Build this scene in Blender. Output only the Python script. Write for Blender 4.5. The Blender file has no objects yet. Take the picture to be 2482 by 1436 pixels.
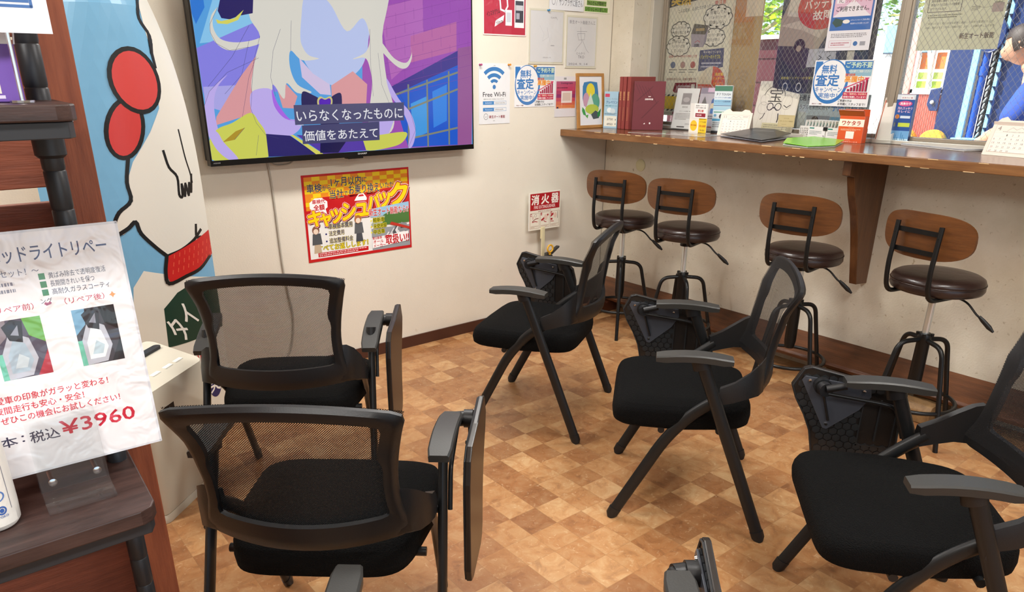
import bpy, bmesh, math, random
from mathutils import Vector, Matrix
from mathutils.geometry import tessellate_polygon
random.seed(7)
S = bpy.context.scene
COL = S.collection
R = math.radians

# ------------------------------------------------------------------ camera
cam_d = bpy.data.cameras.new('camera'); cam = bpy.data.objects.new('camera', cam_d); COL.objects.link(cam)
yaw, pitch, roll = R(51.384), R(21.604), R(0.1712)
fw = Vector((math.cos(yaw)*math.cos(pitch), math.sin(yaw)*math.cos(pitch), -math.sin(pitch)))
rt = Vector((math.sin(yaw), -math.cos(yaw), 0)); up = rt.cross(fw)
r2 = rt*math.cos(roll)+up*math.sin(roll); u2 = up*math.cos(roll)-rt*math.sin(roll)
cam.matrix_world = Matrix(((r2.x,u2.x,-fw.x,-3.477),(r2.y,u2.y,-fw.y,-3.316),(r2.z,u2.z,-fw.z,1.413),(0,0,0,1)))
cam_d.sensor_width = 36; cam_d.sensor_fit = 'HORIZONTAL'; cam_d.lens = 1761.0/2482*36
cam_d.shift_x = (1241-1218)/2482; cam_d.shift_y = (882.6-718)/2482
cam_d.clip_start = .05; cam_d.clip_end = 200
S.camera = cam
# ------------------------------------------------------------------ exposure, world, sun, room lamps
S.view_settings.view_transform = 'Standard'; S.view_settings.look = 'None'
S.view_settings.exposure = 0.0; S.view_settings.gamma = 1.0; S.view_settings.use_curve_mapping = False
W = bpy.data.worlds.new('sky'); S.world = W; W.use_nodes = True
nt = W.node_tree; nt.nodes.clear()
sk = nt.nodes.new('ShaderNodeTexSky'); sk.sky_type = 'HOSEK_WILKIE'; sk.turbidity = 4; sk.ground_albedo = .6
sk.sun_direction = Vector((-.45, .5, .74)).normalized()
bg = nt.nodes.new('ShaderNodeBackground'); bg.inputs[1].default_value = 6.5
wo = nt.nodes.new('ShaderNodeOutputWorld'); nt.links.new(sk.outputs[0], bg.inputs[0]); nt.links.new(bg.outputs[0], wo.inputs[0])
sd = bpy.data.lights.new('sun', 'SUN'); so = bpy.data.objects.new('sun', sd); COL.objects.link(so)
sd.energy = 13; sd.angle = R(.6); sd.color = (1, .95, .88)
so.rotation_euler = Vector((-.45, .5, .74)).to_track_quat('Z', 'Y').to_euler()
LAMPS = [(-1.5, -.95), (-1.5, -3.1), (-4.1, -.95), (-4.1, -3.1), (-2.8, -5.4)]
LAMP_W = 44
for x, y in LAMPS:
    l = bpy.data.lights.new('ceiling_light_lamp', 'AREA'); l.shape = 'RECTANGLE'; l.size = 1.2; l.size_y = .24
    l.energy = LAMP_W; l.color = (1, .98, .94)
    o = bpy.data.objects.new('ceiling_light_lamp', l); COL.objects.link(o); o.location = (x, y, 2.395)
for loc, rot, sx, sy in [((-3.1, -6.99, 1.35), (R(90), 0, 0), 4.0, 1.9), ((.3, -1.6, 1.62), (0, R(90), 0), .95, 2.8)]:
    l = bpy.data.lights.new('window_daylight', 'AREA'); l.shape = 'RECTANGLE'; l.size = sx; l.size_y = sy; l.cycles.is_portal = True
    o = bpy.data.objects.new('window_daylight', l); COL.objects.link(o); o.location = loc; o.rotation_euler = rot

# ------------------------------------------------------------------ materials
def lin(c):
    c = c.lstrip('#'); v = [int(c[i:i+2], 16)/255 for i in (0, 2, 4)]
    return tuple(x/12.92 if x <= .04045 else ((x+.055)/1.055)**2.4 for x in v)+(1,)
MATS = {}
def mat(name, col='808080', rough=.5, metal=0, spec=.5, coat=0, noise=0, nscale=8, bump=0, bscale=60, emis=0, col2=None, stretch=None, alpha=None):
    if name in MATS: return MATS[name]
    m = bpy.data.materials.new(name); m.use_nodes = True; MATS[name] = m
    n = m.node_tree.nodes; L = m.node_tree.links; b = n['Principled BSDF']
    b.inputs['Base Color'].default_value = lin(col); b.inputs['Roughness'].default_value = rough
    b.inputs['Metallic'].default_value = metal; b.inputs['Specular IOR Level'].default_value = spec
    b.inputs['Coat Weight'].default_value = coat; b.inputs['Coat Roughness'].default_value = .08
    tc = n.new('ShaderNodeTexCoord'); mp = n.new('ShaderNodeMapping'); L.new(tc.outputs['Object'], mp.inputs[0])
    if stretch: mp.inputs['Scale'].default_value = stretch
    if noise or col2:
        t = n.new('ShaderNodeTexNoise'); t.inputs['Scale'].default_value = nscale; t.inputs['Detail'].default_value = 6; t.inputs['Roughness'].default_value = .65
        L.new(mp.outputs[0], t.inputs[0])
        r = n.new('ShaderNodeValToRGB'); r.color_ramp.elements[0].position = .35; r.color_ramp.elements[1].position = .68
        c = lin(col)
        c1 = lin(col2) if col2 else tuple(x*(1-noise) for x in c[:3])+(1,)
        r.color_ramp.elements[0].color = c1; r.color_ramp.elements[1].color = c
        L.new(t.outputs[0], r.inputs[0]); L.new(r.outputs[0], b.inputs['Base Color'])
    if bump:
        t2 = n.new('ShaderNodeTexNoise'); t2.inputs['Scale'].default_value = bscale; t2.inputs['Detail'].default_value = 3
        L.new(mp.outputs[0], t2.inputs[0]); bp = n.new('ShaderNodeBump'); bp.inputs['Strength'].default_value = bump; bp.inputs['Distance'].default_value = .01
        L.new(t2.outputs[0], bp.inputs['Height']); L.new(bp.outputs[0], b.inputs['Normal'])
    if emis:
        b.inputs['Emission Color'].default_value = lin(col); b.inputs['Emission Strength'].default_value = emis
    return m
def print_mat(name, rough=.45, coat=0, emis=0, bump=0, spec=.5, bscale=14, translucent=0):
    m = bpy.data.materials.new(name); m.use_nodes = True; n = m.node_tree.nodes; L = m.node_tree.links; b = n['Principled BSDF']
    a = n.new('ShaderNodeVertexColor'); a.layer_name = 'Col'
    L.new(a.outputs[0], b.inputs['Base Color']); b.inputs['Roughness'].default_value = rough; b.inputs['Specular IOR Level'].default_value = spec
    b.inputs['Coat Weight'].default_value = coat; b.inputs['Coat Roughness'].default_value = .05
    if emis:
        L.new(a.outputs[0], b.inputs['Emission Color']); b.inputs['Emission Strength'].default_value = emis
        b.inputs['Base Color'].default_value = (0, 0, 0, 1)
        for l in list(b.inputs['Base Color'].links): L.remove(l)
    if bump:
        tc = n.new('ShaderNodeTexCoord'); t2 = n.new('ShaderNodeTexNoise'); t2.inputs['Scale'].default_value = bscale; t2.inputs['Detail'].default_value = 2; t2.inputs['Distortion'].default_value = .8
        L.new(tc.outputs['Object'], t2.inputs[0]); bp = n.new('ShaderNodeBump'); bp.inputs['Strength'].default_value = bump; bp.inputs['Distance'].default_value = .01
        L.new(t2.outputs[0], bp.inputs['Height']); L.new(bp.outputs[0], b.inputs['Normal']); L.new(bp.outputs[0], b.inputs['Coat Normal'])
    if translucent:
        tr = n.new('ShaderNodeBsdfTranslucent'); L.new(a.outputs[0], tr.inputs[0]); mx = n.new('ShaderNodeMixShader'); mx.inputs[0].default_value = translucent
        L.new(b.outputs[0], mx.inputs[1]); L.new(tr.outputs[0], mx.inputs[2]); L.new(mx.outputs[0], n['Material Output'].inputs[0])
    return m
PM_PAPER = print_mat('printed_paper', .5)
PM_LAM = print_mat('laminated_print', .35, coat=1, bump=.12)
PM_SLEEVE = print_mat('plastic_sleeve_print', .3, coat=1, bump=.35, bscale=9)
PM_SCREEN = print_mat('screen_picture', .12, emis=.82)
PM_WIN = print_mat('window_poster_print', .5, translucent=.25)
PM_CURVE = print_mat('standee_print', .38, bump=.03)

def glass_mat(name, tint='ffffff', gloss=.12, rough=.02, wires=False, haze=0):
    m = bpy.data.materials.new(name); m.use_nodes = True; n = m.node_tree.nodes; L = m.node_tree.links; n.clear()
    out = n.new('ShaderNodeOutputMaterial'); tr = n.new('ShaderNodeBsdfTransparent'); tr.inputs[0].default_value = lin(tint)
    gl = n.new('ShaderNodeBsdfGlossy'); gl.inputs['Roughness'].default_value = rough
    fr = n.new('ShaderNodeFresnel'); fr.inputs[0].default_value = 1.45
    mu = n.new('ShaderNodeMath'); mu.operation = 'MULTIPLY'; mu.inputs[1].default_value = gloss*8; mu.use_clamp = True
    L.new(fr.outputs[0], mu.inputs[0]); mx = n.new('ShaderNodeMixShader'); L.new(mu.outputs[0], mx.inputs[0]); L.new(tr.outputs[0], mx.inputs[1]); L.new(gl.outputs[0], mx.inputs[2])
    last = mx
    if haze:
        df = n.new('ShaderNodeBsdfDiffuse'); df.inputs[0].default_value = (.9, .9, .9, 1); m2 = n.new('ShaderNodeMixShader'); m2.inputs[0].default_value = haze
        L.new(last.outputs[0], m2.inputs[1]); L.new(df.outputs[0], m2.inputs[2]); last = m2
    if wires:
        tc = n.new('ShaderNodeTexCoord'); sp = n.new('ShaderNodeSeparateXYZ'); L.new(tc.outputs['Object'], sp.inputs[0])
        def fam(s):
            a = n.new('ShaderNodeMath'); a.operation = 'MULTIPLY'; a.inputs[1].default_value = s*38; L.new(sp.outputs[1], a.inputs[0])
            b = n.new('ShaderNodeMath'); b.operation = 'MULTIPLY_ADD'; b.inputs[1].default_value = 27; L.new(sp.outputs[2], b.inputs[0]); L.new(a.outputs[0], b.inputs[2])
            c = n.new('ShaderNodeMath'); c.operation = 'FRACT'; L.new(b.outputs[0], c.inputs[0])
            d = n.new('ShaderNodeMath'); d.operation = 'LESS_THAN'; d.inputs[1].default_value = .028; L.new(c.outputs[0], d.inputs[0]); return d
        f1, f2 = fam(1), fam(-1); mxx = n.new('ShaderNodeMath'); mxx.operation = 'MAXIMUM'; L.new(f1.outputs[0], mxx.inputs[0]); L.new(f2.outputs[0], mxx.inputs[1])
        wd = n.new('ShaderNodeBsdfPrincipled'); wd.inputs['Base Color'].default_value = (.33, .33, .31, 1); wd.inputs['Metallic'].default_value = .4; wd.inputs['Roughness'].default_value = .5
        m3 = n.new('ShaderNodeMixShader'); L.new(mxx.outputs[0], m3.inputs[0]); L.new(last.outputs[0], m3.inputs[1]); L.new(wd.outputs[0], m3.inputs[2]); last = m3
    L.new(last.outputs[0], out.inputs[0]); return m
GLASS = glass_mat('wired_window_glass', gloss=.1, wires=True)
ACRYL = glass_mat('clear_acrylic', tint='fdfefe', gloss=.06, haze=.012)

def mesh_fabric():
    m = bpy.data.materials.new('black_mesh_fabric'); m.use_nodes = True; n = m.node_tree.nodes; L = m.node_tree.links; b = n['Principled BSDF']
    b.inputs['Base Color'].default_value = (.008, .008, .009, 1); b.inputs['Roughness'].default_value = .6
    tc = n.new('ShaderNodeTexCoord'); sp = n.new('ShaderNodeSeparateXYZ'); L.new(tc.outputs['Object'], sp.inputs[0])
    def mth(op, a, bb=None, c=None):
        x = n.new('ShaderNodeMath'); x.operation = op
        for i, v in enumerate((a, bb, c)):
            if v is None: continue
            if isinstance(v, (int, float)): x.inputs[i].default_value = v
            else: L.new(v, x.inputs[i])
        return x.outputs[0]
    px, pz = .0050, .0050
    def dots(off):
        ux = mth('FRACT', mth('MULTIPLY_ADD', sp.outputs[0], 1/px, 20+off)); uz = mth('FRACT', mth('MULTIPLY_ADD', sp.outputs[2], 1/pz, 20+off))
        dx = mth('SUBTRACT', ux, .5); dz = mth('SUBTRACT', uz, .5)
        d = mth('ADD', mth('MULTIPLY', dx, dx), mth('MULTIPLY', dz, dz))
        return mth('LESS_THAN', d, .25**2)
    h = mth('MAXIMUM', dots(0), dots(.5))
    tr = n.new('ShaderNodeBsdfTransparent'); mx = n.new('ShaderNodeMixShader'); L.new(h, mx.inputs[0]); L.new(b.outputs[0], mx.inputs[1]); L.new(tr.outputs[0], mx.inputs[2])
    L.new(mx.outputs[0], n['Material Output'].inputs[0]); return m
MESHF = mesh_fabric()

# ------------------------------------------------------------------ geometry helpers
def link(o, parent=None):
    COL.objects.link(o)
    if parent: o.parent = parent
    return o
def tag(o, label=None, cat=None, group=None, kind=None):
    for k, v in (('label', label), ('category', cat), ('group', group), ('kind', kind)):
        if v: o[k] = v
    return o
def empty(name, loc=(0,0,0), rz=0, **k):
    o = bpy.data.objects.new(name, None); link(o); o.location = loc; o.rotation_euler = (0, 0, rz); o.empty_display_size = .05
    return tag(o, **k)
def obj(name, bm, m, parent=None, smooth=None, loc=None, bevel=0):
    bmesh.ops.recalc_face_normals(bm, faces=bm.faces)
    me = bpy.data.meshes.new(name); bm.to_mesh(me); bm.free()
    for x in (m if isinstance(m, (list, tuple)) else [m]): me.materials.append(x)
    o = bpy.data.objects.new(name, me); link(o, parent)
    if loc: o.location = loc
    if bevel:
        md = o.modifiers.new('b', 'BEVEL'); md.width = bevel; md.segments = 2; md.limit_method = 'ANGLE'; md.angle_limit = R(40)
    if smooth is not None:
        for p in me.polygons: p.use_smooth = True
        if smooth: me.set_sharp_from_angle(angle=R(smooth))
    return o
def B(): return bmesh.new()
def box(bm, x0, y0, z0, x1, y1, z1, mi=0, M=None):
    vs = [bm.verts.new((x, y, z)) for x in (x0, x1) for y in (y0, y1) for z in (z0, z1)]
    if M is not None:
        for v in vs: v.co = M @ v.co
    for f in ((0,1,3,2),(4,6,7,5),(0,4,5,1),(2,3,7,6),(0,2,6,4),(1,5,7,3)):
        fc = bm.faces.new([vs[i] for i in f]); fc.material_index = mi
    return vs
def prism(bm, pts, axis, a, b, mi=0, M=None):
    """polygon pts (2-D) extruded between a and b along axis 0,1,2; pts fill the other two axes in order"""
    def P(p, t):
        v = [p[0], p[1]]; v.insert(axis, t); v = Vector(v); return M @ v if M is not None else v
    n = len(pts); A = [bm.verts.new(P(p, a)) for p in pts]; C = [bm.verts.new(P(p, b)) for p in pts]
    for i in range(n): bm.faces.new((A[i], A[(i+1) % n], C[(i+1) % n], C[i])).material_index = mi
    tri = tessellate_polygon([[Vector((p[0], p[1], 0)) for p in pts]])
    for t in tri:
        try:
            bm.faces.new([A[i] for i in t]).material_index = mi; bm.faces.new([C[i] for i in t]).material_index = mi
        except ValueError: pass
def catmull(pts, k=6):
    pts = [Vector(p) for p in pts]; P = [pts[0]*2-pts[1]]+pts+[pts[-1]*2-pts[-2]]; out = []
    for i in range(1, len(P)-2):
        for j in range(k):
            t = j/k; a, b, c, d = P[i-1], P[i], P[i+1], P[i+2]
            out.append(.5*((2*b)+(c-a)*t+(2*a-5*b+4*c-d)*t*t+(3*b-a-3*c+d)*t**3))
    out.append(pts[-1]); return out
def rounded(pts, r, k=5):
    """polyline with its inner corners replaced by arcs of about radius r"""
    pts = [Vector(p) for p in pts]; out = [pts[0]]
    for i in range(1, len(pts)-1):
        a, b, c = pts[i-1], pts[i], pts[i+1]; d1 = (a-b); d2 = (c-b); q = min(r, d1.length*.48, d2.length*.48)
        p1 = b+d1.normalized()*q; p2 = b+d2.normalized()*q
        for j in range(k+1):
            t = j/k; out.append(p1*(1-t)**2+b*2*t*(1-t)+p2*t*t)
    out.append(pts[-1]); return out
def tube(bm, path, a, b=None, side=None, n=12, closed=False, mi=0, cap=True):
    """sweep an ellipse: half-size a in the bend plane, b along the side vector; a may be a list per point"""
    path = [Vector(p) for p in path]; N = len(path); rings = []; prev = None
    for i, p in enumerate(path):
        if closed: t = path[(i+1) % N]-path[i-1]
        else: t = path[min(i+1, N-1)]-path[max(i-1, 0)]
        t.normalize()
        if side is not None: s = Vector(side); s = (s-t*s.dot(t)).normalized()
        elif prev is None:
            h = Vector((0, 0, 1)) if abs(t.z) < .9 else Vector((1, 0, 0)); s = t.cross(h).normalized()
        else: s = (prev-t*prev.dot(t)).normalized()
        prev = s; nn = s.cross(t)
        aa = a[i] if isinstance(a, (list, tuple)) else a; bb = aa if b is None else b
        rings.append([bm.verts.new(p+nn*aa*math.cos(2*math.pi*j/n)+s*bb*math.sin(2*math.pi*j/n)) for j in range(n)])
    M = N if closed else N-1
    for i in range(M):
        A, C = rings[i], rings[(i+1) % N]
        for j in range(n): bm.faces.new((A[j], A[(j+1) % n], C[(j+1) % n], C[j])).material_index = mi
    if cap and not closed:
        bm.faces.new(rings[0]).material_index = mi; bm.faces.new(rings[-1]).material_index = mi
def lathe(bm, prof, c=(0,0,0), n=28, mi=0, ax=None):
    """prof = [(r,z)...]; ax: optional matrix"""
    rings = []
    for r, z in prof:
        ring = []
        for j in range(n):
            v = Vector((r*math.cos(2*math.pi*j/n), r*math.sin(2*math.pi*j/n), z))
            if ax is not None: v = ax @ v
            ring.append(bm.verts.new(v+Vector(c)))
        rings.append(ring)
    for i in range(len(rings)-1):
        for j in range(n): bm.faces.new((rings[i][j], rings[i][(j+1) % n], rings[i+1][(j+1) % n], rings[i+1][j])).material_index = mi
    bm.faces.new(rings[0]).material_index = mi; bm.faces.new(rings[-1]).material_index = mi
def loft(bm, secs, mi=0):
    rings = [[bm.verts.new(p) for p in s] for s in secs]; n = len(secs[0])
    for i in range(len(rings)-1):
        for j in range(n): bm.faces.new((rings[i][j], rings[i][(j+1) % n], rings[i+1][(j+1) % n], rings[i+1][j])).material_index = mi
    bm.faces.new(rings[0]).material_index = mi; bm.faces.new(rings[-1]).material_index = mi
def copy_tree(o, parent=None):
    c = o.copy(); COL.objects.link(c); c.parent = parent
    for ch in list(o.children): copy_tree(ch, c)
    return c

# ------------------------------------------------------------------ printed sheets
TXT = {}
def glyphs(s, bold):
    k = (s, bold)
    if k not in TXT:
        cu = bpy.data.curves.new('t', 'FONT'); cu.body = s; cu.resolution_u = 2; cu.offset = bold
        o = bpy.data.objects.new('t', cu); COL.objects.link(o)
        dg = bpy.context.evaluated_depsgraph_get(); me = bpy.data.meshes.new_from_object(o.evaluated_get(dg))
        V = [(v.co.x, v.co.y) for v in me.vertices]; F = [tuple(p.vertices) for p in me.polygons]
        COL.objects.unlink(o); bpy.data.objects.remove(o); bpy.data.curves.remove(cu); bpy.data.meshes.remove(me)
        xs = [v[0] for v in V] or [0, 1]; ys = [v[1] for v in V] or [0, 1]
        TXT[k] = (V, F, min(xs), max(xs), min(ys), max(ys))
    return TXT[k]
class Sheet:
    """a printed sheet: everything is laid out in fractions of its width and height"""
    def __init__(s, w, h, bg='f4f4f2', t=.0008, step=.00018, back='e8e8e4'):
        s.w, s.h, s.t, s.step = w, h, t, step; s.V = []; s.F = []; s.C = []; s.n = 0; s.items = []; s.t0 = t
        z = 0; V = [(0,0,-t),(w,0,-t),(w,h,-t),(0,h,-t),(0,0,z),(w,0,z),(w,h,z),(0,h,z)]
        s.V += V
        for f in ((3,2,1,0),(0,1,5,4),(1,2,6,5),(2,3,7,6),(3,0,4,7)) if t > 0 else (): s.F.append(f); s.C.append(lin(back))
        s.F.append((4,5,6,7)); s.C.append(lin(bg))
    def lay(s, P):
        """height of the next ink layer over whatever was printed below it"""
        x0 = min(p[0] for p in P); x1 = max(p[0] for p in P); y0 = min(p[1] for p in P); y1 = max(p[1] for p in P)
        L = 1+max([i[5] for i in s.items if i[0] < s.n and i[1] < x1 and i[2] > x0 and i[3] < y1 and i[4] > y0] or [0])
        s.items.append((s.n, x0, x1, y0, y1, L)); return L*s.step
    def poly(s, pts, c, up=1, absu=False):
        s.n += up; k = len(s.V); sx, sy = (1, 1) if absu else (s.w, s.h)
        P = [(p[0]*sx, p[1]*sy) for p in pts]; z = s.lay(P); s.V += [(x, y, z) for x, y in P]
        for t in tessellate_polygon([[Vector((x, y, 0)) for x, y in P]]):
            a, b, d = [P[i] for i in t]
            if (b[0]-a[0])*(d[1]-a[1])-(b[1]-a[1])*(d[0]-a[0]) < 0: t = (t[0], t[2], t[1])
            s.F.append(tuple(k+i for i in t)); s.C.append(lin(c))
        return s
    def rect(s, a, b, c, d, col, up=1): return s.poly([(a, b), (c, b), (c, d), (a, d)], col, up)
    def ell(s, cx, cy, rx, ry, col, n=28, a0=0, a1=360, ring=0, up=1):
        A = [R(a0+(a1-a0)*i/n) for i in range(n+(a1-a0 < 360))]
        out = [(cx+rx*math.cos(t), cy+ry*math.sin(t)) for t in A]
        if ring:
            rr = 1-ring
            s.n += up
            for i in range(len(A)-(a1-a0 < 360)):
                j = (i+1) % len(A)
                q = [out[i], out[j], (cx+rx*rr*math.cos(A[j]), cy+ry*rr*math.sin(A[j])), (cx+rx*rr*math.cos(A[i]), cy+ry*rr*math.sin(A[i]))]
                s.poly(q, col, 0)
            return s
        if a1-a0 < 360: out.append((cx, cy))
        return s.poly(out, col, up)
    def line(s, pts, wd, col, up=1):
        s.n += up; P = [Vector((p[0]*s.w, p[1]*s.h)) for p in pts]
        for i in range(len(P)-1):
            a, b = P[i], P[i+1]; d = b-a
            if d.length < 1e-6: continue
            d.normalize(); q = Vector((-d.y, d.x))*wd/2; e = d*wd*.3
            s.poly([(v.x/s.w, v.y/s.h) for v in (a-q-e, b-q+e, b+q+e, a+q-e)], col, 0)
        return s
    def frame(s, a, b, c, d, wd, col): return s.line([(a, b), (c, b), (c, d), (a, d), (a, b)], wd, col)
    def text(s, t, a, b, c, d, col, bold=.01, shear=0, rot=0, up=1, outline=None, ow=.03):
        if outline: s.text(t, a, b, c, d, outline, bold+ow, shear, rot)
        V, F, x0, x1, y0, y1 = glyphs(t, 0); s.n += up; z = s.lay([(a*s.w, b*s.h), (c*s.w, d*s.h)])
        ex = max(x1-x0, 1e-6); ey = max(y1-y0, 1e-6); d0 = bold*.8
        offs = [(0, 0)] if bold < .008 else [(0, 0), (d0, 0), (-d0, 0), (0, d0), (0, -d0)]
        if bold >= .035: offs += [(.7*d0, .7*d0), (-.7*d0, .7*d0), (.7*d0, -.7*d0), (-.7*d0, -.7*d0)]
        if bold >= .09: offs += [(.5*d0, 0), (-.5*d0, 0), (0, .5*d0), (0, -.5*d0)]
        cx, cy = (a+c)/2*s.w, (b+d)/2*s.h; ca, sa = math.cos(rot), math.sin(rot)
        kx = (c-a)*s.w/ex; ky = (d-b)*s.h/ey; ko = min(kx, ky); cc = lin(col)
        for n_, (ox, oy) in enumerate(offs):
            k = len(s.V); zz = z+n_*1.2e-5
            for x, y in V:
                X = ((x-x0)-.5*ex)*kx+ox*ko; Y = ((y-y0)-.5*ey)*ky+oy*ko; X += shear*Y
                s.V.append((cx+X*ca-Y*sa, cy+X*sa+Y*ca, zz))
            for f in F: s.F.append(tuple(k+i for i in f)); s.C.append(cc)
        return s
    def scrib(s, a, b, c, d, rows, col, fill=.9, seed=1):
        """rows of fine print too small to read: thin broken strokes"""
        rnd = random.Random(seed); s.n += 1; h = (d-b)/rows
        for r in range(rows):
            y = d-h*(r+.75); x = a; end = a+(c-a)*(1 if r < rows-1 else rnd.uniform(.5, 1))
            while x < end:
                q = (c-a)*rnd.uniform(.02, .05); s.poly([(x, y), (min(x+q, end), y), (min(x+q, end), y+h*.5), (x, y+h*.5)], col, 0); x += q+(c-a)*rnd.uniform(.006, .02)
        return s
    def build(s, name, m, O, U=(1,0,0), V=(0,0,1), parent=None, maxedge=0, fmap=None):
        me = bpy.data.meshes.new(name); me.from_pydata(s.V, [], s.F); ca = me.color_attributes.new('Col', 'FLOAT_COLOR', 'CORNER')
        k = 0
        for p, c in zip(me.polygons, s.C):
            for _ in range(p.loop_total): ca.data[k].color = c; k += 1
        me.materials.append(m)
        if maxedge:
            bm = bmesh.new(); bm.from_mesh(me)
            for _ in range(5):
                E = [e for e in bm.edges if e.calc_length() > maxedge]
                if not E: break
                bmesh.ops.subdivide_edges(bm, edges=E, cuts=1); bmesh.ops.triangulate(bm, faces=[f for f in bm.faces if len(f.verts) > 3])
            if fmap:
                for v in bm.verts: v.co = fmap(v.co)
            bm.to_mesh(me); bm.free()
        o = bpy.data.objects.new(name, me); link(o, parent)
        U = Vector(U).normalized(); V = Vector(V).normalized(); N = U.cross(V).normalized(); V = N.cross(U)
        o.matrix_world = Matrix(((U.x,V.x,N.x,O[0]),(U.y,V.y,N.y,O[1]),(U.z,V.z,N.z,O[2]),(0,0,0,1)))
        return o
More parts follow.
